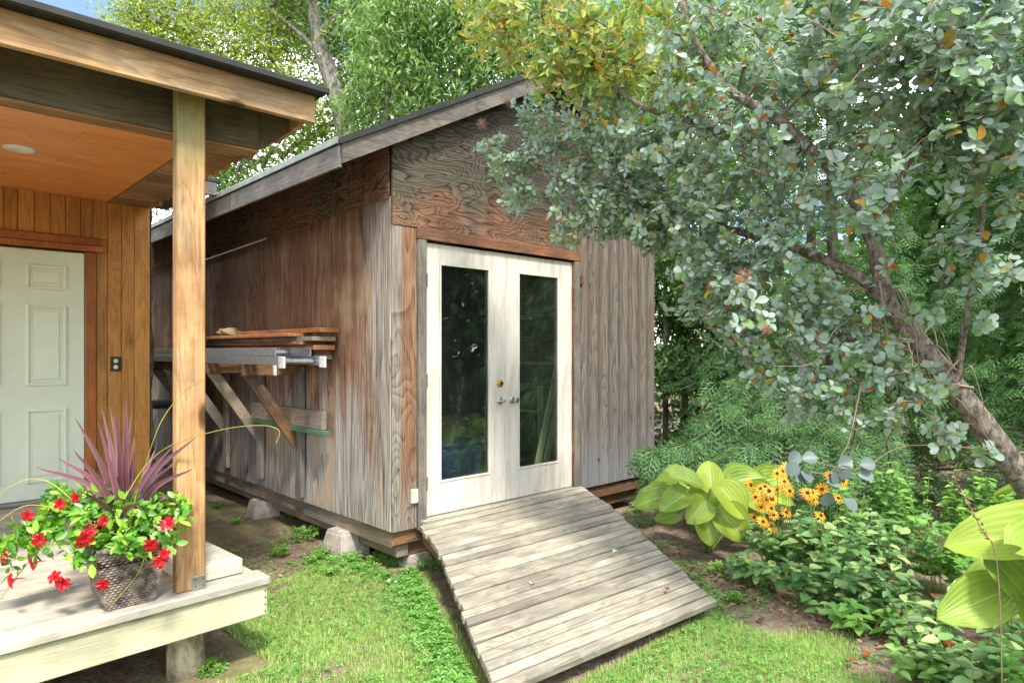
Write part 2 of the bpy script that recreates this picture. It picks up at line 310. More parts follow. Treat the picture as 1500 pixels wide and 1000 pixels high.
M['stem_yellow'] = plain('yellow_vine', '#a8a04a', .6, noise=.1)
# ================================================================== GROUND
def ground_h(x, y):
    return .022*np.sin(x*1.7+.3*y)*np.cos(y*1.3)+.012*np.sin(x*5.1+1)*np.sin(y*4.3)+.05*np.clip((x-1.6)/3, 0, 1)
def make_ground():
    n1 = np.linspace(-8, 12, 260); n2 = np.linspace(-3, 17, 260)
    xs = np.concatenate([[-400, -120, -40, -16], n1, [20, 50, 140, 400]]); ys = np.concatenate([[-300, -80, -20, -8], n2, [24, 60, 160, 500]])
    X, Y = np.meshgrid(xs, ys); Z = ground_h(X, Y); Z[(np.abs(X) > 30) | (np.abs(Y) > 30)] = 0
    V = np.stack([X, Y, Z], -1).reshape(-1, 3); nx, ny = len(xs), len(ys)
    i = np.arange(ny-1)[:, None]*nx+np.arange(nx-1)[None]; q = np.stack([i, i+1, i+nx+1, i+nx], -1).reshape(-1, 4)
    n = NT('earth'); v = n.obj(); a = n.noise(v, 1.1, 5, .6); b = n.noise(v, 35, 5, .7); c3 = n.noise(v, 7, 4, .6)
    c = n.mix(n.smooth(b, .3, .7), lin('#6f5f4e'), lin('#a39280')); c = n.mix(n.smooth(c3, .4, .7, 0., .6), c, lin('#5a4c3d'))
    c = n.mix(n.smooth(a, .5, .62, 0., .55), c, lin('#7a8046')); n.set(c, .95, n.bump(n.math('ADD', b, c3), .9, .02), spec=.15)
    me = fast_mesh('ground', V, np.full(len(q), 4), q.ravel(), [n.m], True); o = link('ground', me); tag(o, kind='structure')
make_ground()

# ================================================================== SHED
Z0 = .313; DZ0, DZ1 = .373, 2.403
S = thing('shed', 'weathered red-brown and grey plywood shed with a gable roof and white glazed double doors', 'shed', 2.61, 4.008, 0)
SX0, SX1, SY0, SY1 = 2.61, 5.83, 4.008, 11.6
def rz(a): return 2.985+.53*(a-2.164) if a < 4.22 else 2.985+.53*(6.276-a)   # roof top above a
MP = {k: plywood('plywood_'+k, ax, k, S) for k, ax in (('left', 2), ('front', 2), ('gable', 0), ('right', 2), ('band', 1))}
# left wall sheets with a lap band under the eave
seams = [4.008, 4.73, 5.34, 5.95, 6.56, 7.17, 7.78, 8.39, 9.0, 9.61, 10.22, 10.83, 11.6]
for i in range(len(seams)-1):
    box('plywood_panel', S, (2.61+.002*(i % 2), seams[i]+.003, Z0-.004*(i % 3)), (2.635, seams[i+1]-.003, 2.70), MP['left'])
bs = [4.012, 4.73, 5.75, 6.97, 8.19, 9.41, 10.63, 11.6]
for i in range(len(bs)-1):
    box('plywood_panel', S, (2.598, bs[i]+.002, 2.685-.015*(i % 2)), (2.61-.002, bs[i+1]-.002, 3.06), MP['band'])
box('wall_core', S, (2.637, 4.05, Z0+.01), (2.70, 11.55, 3.1), M['dark_wood'], 0)
# front wall
box('plywood_panel', S, (2.612, 3.988, Z0-.002), (2.823, 4.006, 2.497), MP['front'])
prism('plywood_panel', S, [(2.612, 2.50), (4.62, 2.50), (4.62, rz(4.62)-.14), (4.22, rz(4.22)-.14), (2.612, rz(2.612)-.14)], 3.982, 4.004, MP['gable'])
prism('plywood_panel', S, [(4.624, 2.765), (5.832, 2.765), (5.832, rz(5.832)-.14), (4.624, rz(4.624)-.14)], 3.980, 4.003, MP['gable'])
for k, (x0, x1) in enumerate([(4.626, 5.225), (5.229, 5.83)]):
    box('plywood_panel', S, (x0, 3.990+.002*k, Z0+.015), (x1, 4.008, 2.76), MP['right'])
for k in range(7):      # shallow proud ribs that weathering left in the right hand sheet
    x = 4.655+.155*k+.0; box('rib', S, (x, 3.9845, Z0+.02), (x+.085, 3.9895, 2.755), MP['right'], .001)
prism('wall_core', S, [(4.63, Z0+.01), (5.80, Z0+.01), (5.80, rz(5.8)-.15), (4.22, rz(4.22)-.15), (2.72, rz(2.72)-.15), (2.72, 2.52), (4.63, 2.52)], 4.012, 4.09, M['dark_wood'])
box('wall_core', S, (5.76, 4.10, Z0+.01), (5.832, 11.55, 3.1), M['grey_vert'], 0)
prism('wall_core', S, [(2.71, Z0+.01), (5.75, Z0+.01), (5.75, rz(5.75)-.15), (4.22, rz(4.22)-.15), (2.71, rz(2.71)-.15)], 11.5, 11.59, M['grey_vert'])
box('floor', S, (2.71, 4.02, Z0), (5.75, 11.49, .36), M['dark_interior'], 0)
# door casing
box('door_casing', S, (2.826, 3.968, Z0-.02), (2.900, 4.0035, 2.415), M['grey_vert'], .004)
box('door_casing', S, (2.815, 3.966, 2.418), (4.632, 3.9805, 2.498), M['trim_orange'], .004)
box('door_casing', S, (4.550, 3.968, Z0+.02), (4.621, 4.0035, 2.415), M['grey_vert'], .004)
box('jamb', S, (2.9005, 3.985, Z0+.04), (2.9085, 4.08, 2.412), M['trim_orange'], 0)
box('jamb', S, (4.5415, 3.985, Z0+.04), (4.5495, 4.08, 2.412), M['trim_orange'], 0)
box('sill', S, (2.84, 3.93, .335), (4.62, 4.05, .366), M['ramp_wood'], .004)
def glazed_door(x0, x1, gx0, gx1):
    p = box('glazed_door', S, (x0, 4.0, DZ0), (gx0, 4.04, DZ1), M['old_white'], .003)      # hinge/lock stile carries the rest
    o = Vector(p.location)
    def sub(name, lo, hi, mat, bev=.003):
        lo, hi = Vector(lo), Vector(hi); s = hi-lo; me = box_mesh(s.x, s.y, s.z, mat, bev); return link(name, me, p, None, (lo+hi)/2-ORG['shed']-o)
    sub('stile', (gx1, 4.0, DZ0), (x1, 4.04, DZ1), M['old_white'])
    sub('top_rail', (gx0+.0005, 4.001, 2.263), (gx1-.0005, 4.039, DZ1), M['old_white']); sub('bottom_rail', (gx0+.0005, 4.001, DZ0), (gx1-.0005, 4.039, .608), M['old_white'])
    b = .016
    for lo, hi in (((gx0+.001, 3.9955, .6085), (gx0+b, 4.012, 2.2625)), ((gx1-b, 3.9955, .6085), (gx1-.001, 4.012, 2.2625)), ((gx0+b, 3.9955, 2.247), (gx1-b, 4.012, 2.2625)), ((gx0+b, 3.9955, .6085), (gx1-b, 4.012, .625))):
        sub('glazing_bead', lo, hi, M['old_white'], .002)
    sub('glass_pane', (gx0+.002, 4.016, .609), (gx1-.002, 4.022, 2.262), M['glass'], 0)
    return p, o
dl, ol = glazed_door(2.909, 3.722, 3.039, 3.548)
dr, orr = glazed_door(3.726, 4.541, 3.861, 4.369)
def cyl(name, parent, c, axis, r0, r1, h, mat, seg=20, off=None, smooth=True):
    """turned piece along 'axis' from c"""
    o0 = off if off is not None else ORG.get(parent.name, Vector()); z = Vector(axis).normalized(); x = z.orthogonal().normalized(); y = z.cross(x)
    V = []; Fc = []
    prof = [(0, 0), (r0, 0), (r0, h*.12), (r1, h*.9), (r1*.85, h), (0, h)]
    for r, t in prof:
        for k in range(seg): an = 2*math.pi*k/seg; V.append(Vector(c)-o0+z*t+(x*math.cos(an)+y*math.sin(an))*max(r, .0002))
    for j in range(len(prof)-1):
        for k in range(seg): Fc.append((j*seg+k, j*seg+(k+1) % seg, (j+1)*seg+(k+1) % seg, (j+1)*seg+k))
    return mesh_obj(name, V, Fc, mat, parent, smooth)
so = ORG['shed']
def hard(p, o, x, z, lever):
    cyl('handle_rose', p, (x, 4.0, z), (0, -1, 0), .032, .026, .014, M['metal_galv'], off=so+o)
    if lever: 
        cyl('door_handle', p, (x, 3.99, z), (0, -1, 0), .011, .011, .045, M['metal_galv'], off=so+o)
        cyl('door_handle', p, (x+.01, 3.945, z), (-1, 0, -.05), .010, .008, .10, M['metal_galv'], 12, off=so+o)
    else: cyl('door_handle', p, (x, 3.985, z), (0, -1, 0), .014, .027, .05, M['metal_galv'], off=so+o)
hard(dl, ol, 3.655, 1.195, True); hard(dr, orr, 3.790, 1.195, False)
cyl('deadbolt', dl, (3.655, 4.0, 1.335), (0, -1, 0), .030, .024, .018, M['brass'], off=so+ol)
for z in (2.12, 1.38, .62):
    box('hinge', S, (2.902, 3.978, z-.05), (2.914, 3.9985, z+.05), M['rust'], .001); box('hinge', S, (4.536, 3.978, z-.05), (4.548, 3.9985, z+.05), M['rust'], .001)
box('junction_box', S, (2.765, 3.960, .50), (2.819, 3.9875, .60), M['outlet_cream'], .004)
box('latch', S, (4.63, 3.965, 2.21), (4.665, 3.985, 2.29), M['rust'], .002)
# sill band and skids under the walls
box('skirt_board', S, (2.63, 4.03, .19), (2.67, 11.5, Z0-.006), M['skirt_wood'], .004)
box('skirt_board', S, (2.632, 4.02, .205), (5.80, 4.06, Z0-.006), M['brown_rough'], .004)
box('skid', S, (2.70, 4.06, .10), (2.80, 11.5, .189), M['skirt_wood'], .006)
box('skid', S, (2.75, 4.08, .09), (5.7, 4.18, .188), M['brown_rough'], .006)
box('skid', S, (5.6, 4.2, .06), (5.72, 11.5, .20), M['skirt_wood'], .006)
# roof
for a0, a1 in ((2.145, 4.22), (4.22, 6.295)):
    prism('roof_slope', S, [(a0, rz(a0)-.028), (a1, rz(a1)-.028), (a1, rz(a1)), (a0, rz(a0))], 3.872, 11.7, M['roofing'])
    prism('soffit', S, [(a0+.03, rz(a0+.03)-.045), (a1, rz(a1)-.045-.0), (a1, rz(a1)-.030), (a0+.03, rz(a0+.03)-.030)], 3.90, 11.68, M['grey_rough'])
# curled felt lip at the rake and along the eave
prism('roof_edge', S, [(2.14, rz(2.14)-.034), (4.22, rz(4.22)-.034), (4.22, rz(4.22)+.006), (2.14, rz(2.14)+.006)], 3.855, 3.871, M['black_edge'])
prism('roof_edge', S, [(4.22, rz(4.22)-.034), (6.30, rz(6.3)-.034), (6.30, rz(6.3)+.006), (4.22, rz(4.22)+.006)], 3.855, 3.871, M['black_edge'])
box('roof_edge', S, (2.128, 3.90, 2.945), (2.144, 11.7, 2.99), M['roof_edge'], .002)
def rake(a0, a1):
    prism('rake_board', S, [(a0, rz(a0)-.165), (a1, rz(a1)-.165), (a1, rz(a1)-.036), (a0, rz(a0)-.036)], 3.875, 3.899, M['grey_rough_a'])
rake(2.164, 3.30); rake(3.304, 4.219); rake(4.221, 5.3); rake(5.304, 6.27)
for b0, b1 in ((3.902, 5.75), (5.754, 8.0), (8.004, 11.68)):
    box('eave_board', S, (2.148, b0, 2.795), (2.170, b1, 2.942), M['grey_rough'], .003)
for k in range(12):
    b = 4.3+.6*k; beam('rafter', S, (2.175, b, rz(2.175)-.10), (4.20, b, rz(4.20)-.10), .038, .09, M['dark_wood'])

# things inside, seen dimly through the panes
def inside_board(label, p, q):
    t = wboard('wood_board', p, q, .07, .025, M['stick_wood'], label, 'board', 'boards leaning inside the shed')
def wboard(name, p, q, w, h, mat, label, cat, group=None, up=(0, 1, 0)):
    o = beam(name, None, (0, 0, 0), (0, 0, 0.001), .01, .01, mat) if False else None
    P, Q = Vector((*W(p[0], p[1]), p[2])), Vector((*W(q[0], q[1]), q[2]))
    x = (Q-P).normalized(); U = Vector((*W(*up[:2]), up[2])); y = U.cross(x).normalized(); z = x.cross(y)
    me = box_mesh((Q-P).length, w, h, mat, .003); o = link(name, me); m = Matrix((x, y, z)).transposed().to_4x4(); m.translation = (P+Q)/2; o.matrix_world = m
    tag(o, label, cat, group); return o
def ab(px, py, D): p = at(px, py, D); return (CA*p.x+SA*p.y, -SA*p.x+CA*p.y, max(p.z, .365))
inside_board('long pale board leaning right behind the right glass pane', ab(782, 706, 6.2), ab(818, 530, 6.6))
inside_board('grey board leaning just right of the long one behind the right glass', ab(796, 700, 6.3), ab(821, 560, 6.7))
inside_board('upright pale stick standing behind the right glass pane', ab(793, 700, 6.9), ab(791, 565, 6.9))
t = thing('coiled_hose', 'yellow hose coiled on the floor behind the right glass pane', 'hose', *ab(765, 690, 6.25)[:2], .362)
t = thing('storage_shelf', 'dim wooden shelf loaded with bins seen behind the right glass door', 'shelf', 5.53, 5.3, .36)
for z in (.9, 1.45, 1.98): box('shelf_board', t, (5.35, 4.45, z), (5.72, 6.2, z+.03), M['stick_wood'])
for a in (5.352, 5.68):
    for b in (4.46, 6.15): box('leg', t, (a, b, .361), (a+.035, b+.04, 2.3), M['dark_wood'])
cols = [plain('bin_'+k, h, .5) for k, h in (('blue', '#2d4f8a'), ('green', '#4d7a45'), ('tan', '#a08a5c'), ('grey', '#7d8488'))]
for b, z, s_, ci, lb in [(4.62, .93, .34, 0, 'blue bin on the low shelf inside the shed'), (5.2, .93, .3, 1, 'green bin on the low shelf inside the shed'), (4.75, 1.48, .38, 3, 'grey bin on the middle shelf inside the shed'), (5.4, 1.48, .3, 2, 'tan box on the middle shelf inside the shed'), (4.95, 2.01, .5, 2, 'pale tan box on the top shelf inside the shed')]:
    t = thing('storage_bin', lb, 'bin', 5.53, b+s_/2, z+.001, 'bins stored inside the shed'); c = cols[ci]
    box('bin_body', t, (5.36, b, z+.001), (5.70, b+s_, z+.26), c, .02); box('lid', t, (5.35, b-.01, z+.262), (5.71, b+s_+.01, z+.29), c, .008)
t = thing('storage_tub', 'dark blue tub on the floor behind the left glass pane', 'tub', 4.0, 5.1, .361)
box('tub_body', t, (3.72, 4.9, .361), (4.25, 5.3, .70), cols[0], .03); box('lid', t, (3.70, 4.88, .702), (4.27, 5.32, .735), cols[0], .01)

# ================================================================== RAMP
R = thing('ramp', 'weathered grey plank ramp sloping from the shed doors down to the lawn', 'ramp', 3.2, 3.2, 0)
LE = [Vector((2.80, 3.925, .345)), Vector((2.63, 3.47, .300)), Vector((1.91, 2.12, .128))]
RE = [Vector((4.63, 3.925, .362)), Vector((4.40, 3.43, .302)), Vector((3.585, 2.02, .118))]
def ramp_board(l0, r0, l1, r1, k):
    """one plank with both ends sawn along the ramp's sides"""
    gap = .15; jl, jr = random.uniform(-.010, .014), random.uniform(-.012, .014); A = l0.lerp(l1, gap*.5); B = l0.lerp(l1, 1-gap*.5); Cc = r0.lerp(r1, gap*.5); Dd = r0.lerp(r1, 1-gap*.5)
    x = ((Cc+Dd)/2-(A+B)/2).normalized(); A, B = A-x*jl, B-x*jl; Cc, Dd = Cc+x*jr, Dd+x*jr; y = ((A-B)+(Cc-Dd)); y = (y-x*y.dot(x)).normalized(); z = x.cross(y); m = (A+B+Cc+Dd)/4-z*.018; dz = random.uniform(-.0025, .0025)
    mt = Matrix((x, y, z)).transposed().to_4x4(); mt.translation = m; inv = mt.inverted(); top = [inv @ q for q in (A, B, Dd, Cc)]
    me = bpy.data.meshes.new('board'); bm = bmesh.new(); vt = [bm.verts.new((q.x, q.y, .018)) for q in top]; vb = [bm.verts.new((q.x, q.y, -.018)) for q in top]
    bm.faces.new(vt); bm.faces.new(vb[::-1]); [bm.faces.new((vt[i], vb[i], vb[(i+1) % 4], vt[(i+1) % 4])) for i in range(4)]; bmesh.ops.recalc_face_normals(bm, faces=bm.faces)
    bmesh.ops.bevel(bm, geom=list(bm.edges), offset=.003, segments=1, affect='EDGES'); bm.to_mesh(me); bm.free(); o = link('board', me, R, M['ramp_wood']); mt.translation = m-ORG['ramp']+z*dz*1.6; o.matrix_local = mt @ Euler((random.uniform(-.012, .012), 0, 0)).to_matrix().to_4x4()
for s, n in ((0, 5), (1, 19)):
    for k in range(n):
        f0, f1 = k/n, (k+1)/n
        ramp_board(LE[s].lerp(LE[s+1], f0), RE[s].lerp(RE[s+1], f0), LE[s].lerp(LE[s+1], f1), RE[s].lerp(RE[s+1], f1), k)
for e in (LE, RE):
    sg = 1 if e is LE else -1
    for i in range(2): beam('stringer', R, e[i]+Vector((sg*.05, 0, -.085)), e[i].lerp(e[i+1], 1 if i == 0 else .93)+Vector((sg*.05, .0, -.08)), .04, .085, M['brown_rough'])
beam('stringer', R, (LE[0]+RE[0])/2+Vector((0, 0, -.085)), (LE[2]+RE[2])/2+Vector((.05, .12, -.068)), .04, .085, M['brown_rough'])

# ================================================================== CABIN with porch
CB = thing('cabin', 'cedar-clad cabin corner with a flat porch roof on a post and a raised pale deck', 'cabin', 1.63, 6.15, 0)
zc = 2.81          # porch ceiling
def rel(z): return z+1.6
# walls: tongue and groove boards
x = 1.63; i = 0
while x > -3.4:
    w = random.choice([.085, .10, .12, .095]); x0 = x-w
    if x0 < 1.235 and x > .15:                       # above the door only
        if x > 1.24: box('siding_board', CB, (1.2365, 6.15, .40), (x-.0015, 6.17, 2.498), M['siding_wood'], .004)
        box('siding_board', CB, (x0+.0015, 6.15, 2.50), (x-.0015, 6.17, 2.94), M['siding_wood'], .004)
    else:
        box('siding_board', CB, (x0+.0015, 6.15, .40), (x-.0015, 6.17, 2.94), M['siding_wood'], .004)
    x = x0
box('wall_core', CB, (-3.4, 6.175, .2), (.15, 6.27, 3.0), M['dark_wood'], 0); box('wall_core', CB, (1.235, 6.175, .2), (1.6, 6.27, 3.0), M['dark_wood'], 0); box('wall_core', CB, (.1505, 6.176, 2.5), (1.2345, 6.269, 3.0), M['dark_wood'], 0)
box('wall_core', CB, (-3.4, 6.28, .2), (1.6, 10.5, 3.0), M['siding_wood'], 0)
v = []                                               # waney dark edge at the wall's corner
nz = 60
for k in range(nz):
    z = .42+(2.92-.42)*k/(nz-1); w = .018+.012*math.sin(z*9)+random.uniform(-.006, .006)
    v += [Vector((1.632, 6.145, z)), Vector((1.632+max(w, .004), 6.150, z)), Vector((1.632+max(w, .004), 6.175, z)), Vector((1.632, 6.18, z))]
fc = [(4*k+j, 4*k+(j+1) % 4, 4*k+4+(j+1) % 4, 4*k+4+j) for k in range(nz-1) for j in range(4)]
mesh_obj('bark_edge', [q-ORG['cabin'] for q in v], fc, M['bark_dark'], CB)
# door
D_ = box('door', CB, (.24, 6.135, .475), (1.152, 6.172, 2.37), M['door_white'], .003); od = Vector(D_.location)
def dsub(name, lo, hi, mat, bev):
    lo, hi = Vector(lo), Vector(hi); s = hi-lo; return link(name, box_mesh(s.x, s.y, s.z, mat, bev), D_, None, (lo+hi)/2-ORG['cabin']-od)
for x0, x1 in ((.36, .62), (.775, 1.035)):
    for z0, z1 in ((2.07, 2.255), (1.335, 1.95), (.60, 1.16)):
        for lo, hi in (((x0, 6.121, z0), (x0+.022, 6.1345, z1)), ((x1-.022, 6.121, z0), (x1, 6.1345, z1)), ((x0+.022, 6.121, z0), (x1-.022, 6.1345, z0+.022)), ((x0+.022, 6.121, z1-.022), (x1-.022, 6.1345, z1))):
            dsub('moulding', lo, hi, M['door_white'], .006)
        dsub('door_panel', (x0+.05, 6.125, z0+.05), (x1-.05, 6.1345, z1-.05), M['door_white'], .005)
box('door_casing', CB, (1.157, 6.128, .46), (1.233, 6.1485, 2.385), M['casing_wood'], .005); box('door_casing', CB, (.155, 6.128, .46), (.235, 6.1485, 2.385), M['casing_wood'], .005)
box('door_casing', CB, (.10, 6.115, 2.388), (1.30, 6.1485, 2.435), M['casing_wood'], .004); box('door_casing', CB, (.13, 6.126, 2.437), (1.27, 6.1485, 2.498), M['casing_wood'], .004)
box('threshold', CB, (.16, 6.05, .43), (1.23, 6.16, .472), M['metal_galv'], .004); 
box('step', CB, (.05, 5.93, .366), (1.26, 6.045, .46), M['brown_rough'], .008)
# ceiling boards run along a
bpos = 3.55
while bpos < 6.13:
    x0 = -3.4; 
    while x0 < 1.30:
        x1 = min(x0+random.choice([1.2, 1.6, .9]), 1.32)
        if 1.32-x1 < .3: x1 = 1.32
        box('ceiling_board', CB, (x0+.001, bpos+.0012, zc), (x1-.001, min(bpos+.088, 6.148)-.0012, zc+.015), M['ceiling_wood'], .0015); x0 = x1
    bpos += .09
for k in range(20):                                   # paler soffit boards outside the ceiling, rake side
    b0 = 3.50+.14*k
    if b0+.136 > 6.3: break
    box('soffit_board', CB, (1.324, b0, zc-.012+random.uniform(-.003, .003)), (1.615, b0+.136, zc+.008), M['soffit_wood'], .003)
LT = cyl('recessed_light', CB, (.588, 4.90, zc-.001), (0, 0, -1), .085, .075, .012, M['plastic_white'], 32)
# roof structure
box('beam', CB, (-3.4, 3.44, 2.652), (1.432, 3.50, 2.87), M['beam_wood'], .004)
box('beam_cap', CB, (-3.4, 3.438, 2.640), (1.434, 3.545, 2.651), M['soffit_wood'], .003)
box('soffit_board', CB, (-3.4, 3.225, 2.855), (1.615, 3.438, 2.872), M['beam_wood'], .003)
box('fascia_board', CB, (-3.4, 3.185, 2.775), (1.62, 3.222, 2.915), M['fascia_wood'], .004)
prism('beam_end', CB, [(1.4335, 2.655), (1.60, 2.79), (1.60, 2.853), (1.4335, 2.853)], 3.442, 3.498, M['beam_wood'])
v = []; nn = 90                                       # ragged rake board
for k in range(nn):
    b = 3.226+(6.7-3.226)*k/(nn-1); z = 2.80+.012*math.sin(b*31)+random.uniform(-.014, .008) - (.02 if (k//6) % 2 else 0)
    v += [Vector((1.595, b, z)), Vector((1.622, b, z)), Vector((1.622, b, 2.915)), Vector((1.595, b, 2.915))]
fc = [(4*k+j, 4*k+(j+1) % 4, 4*k+4+(j+1) % 4, 4*k+4+j) for k in range(nn-1) for j in range(4)]+[(3, 2, 1, 0), tuple(4*(nn-1)+j for j in range(4))]
mesh_obj('rake_board', [q-ORG['cabin'] for q in v], fc, M['soffit_wood'], CB)
box('roof', CB, (-3.45, 3.13, 2.917), (1.655, 10.6, 2.942), M['roofing'], .004); box('roof_edge', CB, (-3.45, 3.105, 2.912), (1.66, 3.128, 2.946), M['black_edge'], .005)
box('eave_board', CB, (1.62, 6.02, 2.965), (2.13, 6.06, 3.075), M['grey_rough_a'], .004); box('soffit_board', CB, (1.66, 6.062, 3.05), (2.12, 7.4, 3.065), M['soffit_wood'], .003)
box('roof', CB, (1.657, 6.02, 3.078), (2.16, 7.45, 3.11), M['roofing'], .004)
# post with a galvanised bracket
px0 = .995
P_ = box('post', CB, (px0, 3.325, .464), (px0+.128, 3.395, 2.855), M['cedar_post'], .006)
P2 = box('bracket', CB, (px0+.065, 3.3185, .466), (px0+.1285, 3.3245, .53), M['metal_galv'], .001)
for q in ((.08, .482), (.115, .482), (.08, .515), (.115, .515)): cyl('screw', CB, (px0+q[0], 3.3180, q[1]), (0, -1, 0), .004, .003, .002, M['dark_metal'], 8)
# outlet
box('outlet', CB, (1.335, 6.140, 1.435), (1.410, 6.149, 1.555), M['outlet_dark'], .003)
for z in (1.470, 1.520): cyl('socket', CB, (1.372, 6.1395, z), (0, -1, 0), .017, .016, .003, M['outlet_cream'], 14)
# deck
sk = math.tan(math.radians(3.2))
def dk(name, a0, a1, b0, b1, z0, z1, mat, bev=.004):
    """deck piece, turned 3 degrees with the deck about its front right corner"""
    c = Vector((1.419, 3.282)); mid = Vector(((a0+a1)/2-1.419, (b0+b1)/2-3.282)); r = Matrix.Rotation(math.radians(3.2), 2); m2 = c+r @ mid
    o = link(name, box_mesh(a1-a0, b1-b0, z1-z0, mat, bev), CB); o.location = Vector((m2.x, m2.y, (z0+z1)/2))-ORG['cabin']; o.rotation_euler = (0, 0, math.radians(3.2)); return o
zd = .464; b = 3.282
dk('deck_board', -3.3, 1.424, b-.004, b+.142, zd-.042, zd, M['deck_wood'], .006); b += .147
while b < 5.90:
    dk('deck_board', -3.3, 1.40+random.uniform(-.004, .004), b, b+.138, zd-.040, zd-.002+random.uniform(-.0015, .0015), M['deck_wood']); b += .143
dk('deck_fascia', -3.3, 1.414, 3.296, 3.332, zd-.198, zd-.044, M['deck_fascia'])
dk('deck_fascia', 1.376, 1.412, 3.334, 5.85, zd-.198, zd-.044, M['deck_fascia'])
for a in (-2.4, -1.2, 0, .9): dk('joist', a, a+.04, 3.36, 5.8, zd-.19, zd-.045, M['deck_wood'])
for k in range(2): dk('step_board', 1.07, 1.345, 3.42+.9*k, 4.315+.9*k, zd, zd+.076, M['deck_wood'], .006)
for k in range(4): cyl('screw', CB, (1.40-.012*k*0, 3.291-.001, zd-.07-.035*k), (0, -1, 0), .004, .003, .002, M['dark_metal'], 8)

# log footing under the deck corner
def lathe(name, parent, prof, mat, seg=28, wob=0., center=(0, 0, 0)):
    V = []; Fc = []
    for j, (r, z) in enumerate(prof):
        for k in range(seg):
            an = 2*math.pi*k/seg; rr = r*(1+wob*math.sin(3*an+1.3)+wob*.6*math.sin(7*an+j*.2)); V.append(Vector((center[0]+rr*math.cos(an), center[1]+rr*math.sin(an), center[2]+z)))
    for j in range(len(prof)-1):
        for k in range(seg): Fc.append((j*seg+k, j*seg+(k+1) % seg, (j+1)*seg+(k+1) % seg, (j+1)*seg+k))
    Fc.append(tuple(reversed(range(seg)))); Fc.append(tuple((len(prof)-1)*seg+k for k in range(seg)))
    return mesh_obj(name, V, Fc, mat, parent, True)
mlog = bark('log_wood', '#7d6f5c', '#c2b59a', 9)
p = at(272, 950, 3.30)
o = lathe('log_footing', None, [(.088, -.05), (.085, .1), (.082, .20), (.080, .262)], mlog, wob=.05); o.location = (p.x, p.y, 0); tag(o, 'short pale log standing on the ground under the deck corner', 'log')
def pier(a, b, h, s, lb, rot=0.):
    o0 = Vector((*W(a, b), 0)); V = []
    for z, k in ((-.05, 1.), (h*.35, .96), (h*.92, .80), (h, .74)):
        for sx, sy in ((-1, -1), (1, -1), (1, 1), (-1, 1)): V.append(Vector((sx*s*k, sy*s*k, z)))
    Fc = [(3, 2, 1, 0), (12, 13, 14, 15)]+[(4*j+k, 4*j+(k+1) % 4, 4*j+4+(k+1) % 4, 4*j+4+k) for j in range(3) for k in range(4)]
    o = mesh_obj('concrete_pier', V, Fc, M['concrete']); bm = bmesh.new(); bm.from_mesh(o.data); bmesh.ops.bevel(bm, geom=list(bm.edges), offset=.012, segments=2, affect='EDGES'); bm.to_mesh(o.data); bm.free()
    o.location = o0; o.rotation_euler = (0, 0, TH+rot); tag(o, lb, 'concrete block', 'concrete piers carrying the shed'); o.data.shade_smooth() if False else None
pier(2.66, 4.72, .20, .14, 'pale concrete pier under the near left edge of the shed', .1)
pier(2.66, 6.30, .17, .13, 'concrete pier farther back along the shed, in the shade by the deck', -.1)
pier(2.90, 4.11, .09, .10, 'small stub of concrete pier under the shed corner beside the ramp', .2)
# ================================================================== LUMBER RACK on the left wall
K = thing('lumber_rack', 'wooden bracket rack fixed to the left wall of the shed, holding lumber and a ladder', 'rack', 2.59, 5.34, 0)
for b in (5.34, 6.16, 7.01, 7.86):
    box('wall_post', K, (2.553, b-.045, .36 if b < 6 else .40), (2.5965, b+.045, 1.47), M['grey_vert'])
    box('bracket_arm', K, (2.08, b-.022, 1.40), (2.552, b+.022, 1.492), M['brown_rough'])
    beam('brace', K, (2.12, b+.046, 1.46), (2.575, b+.046, .80), .032, .095, M['lumber_grey'] if b > 6 else M['brown_rough'])
# lower boards resting behind the braces
def lying(a0, a1, b0, b1, z0, z1, mat, label, name='lumber_board', group='boards stored on the rack', rot=0):
    o = link(name, box_mesh(a1-a0, b1-b0, z1-z0, mat, .004)); x, y = W((a0+a1)/2, (b0+b1)/2); o.location = (x, y, (z0+z1)/2); o.rotation_euler = (0, 0, TH+rot); tag(o, label, 'board', group); return o
lying(2.508, 2.548, 4.82, 6.38, .975, 1.12, M['lumber_grey'], 'weathered plank on edge low on the shed wall behind the braces', group='boards on the lower pegs')
lying(2.50, 2.549, 4.78, 6.36, .93, .972, M['lumber_green'], 'green painted board under the weathered plank low on the wall', group='boards on the lower pegs')
# upper stack (inner side)
rows = [(1.494, 1.532, 2.425, 2.575, 4.86, 8.2, 'lumber_cedar', 'bottom board of the lumber stack beside the ladder'),
        (1.534, 1.572, 2.42, 2.57, 4.78, 8.0, 'lumber_grey', 'second board from the bottom of the lumber stack'),
        (1.574, 1.606, 2.44, 2.58, 4.82, 7.9, 'lumber_cedar', 'third board from the bottom of the lumber stack'),
        (1.608, 1.646, 2.40, 2.58, 4.74, 7.6, 'lumber_cedar', 'cedar board level with the top of the ladder in the stack'),
        (1.648, 1.676, 2.34, 2.57, 4.88, 7.4, 'lumber_cedar', 'wide cedar board jutting over the ladder from the stack'),
        (1.678, 1.712, 2.38, 2.58, 4.72, 7.2, 'lumber_grey', 'grey board third from the top of the lumber stack'),
        (1.714, 1.742, 2.30, 2.50, 4.98, 7.0, 'lumber_cedar', 'broad cedar board second from the top of the stack'),
        (1.744, 1.780, 2.42, 2.575, 4.68, 6.3, 'lumber_cedar', 'short cedar board on the very top of the stack')]
for z0, z1, a0, a1, b0, b1, m, lb in rows: lying(a0, a1, b0, b1, z0, z1, M[m], lb, group='boards stacked on the rack', rot=random.uniform(-.006, .006))
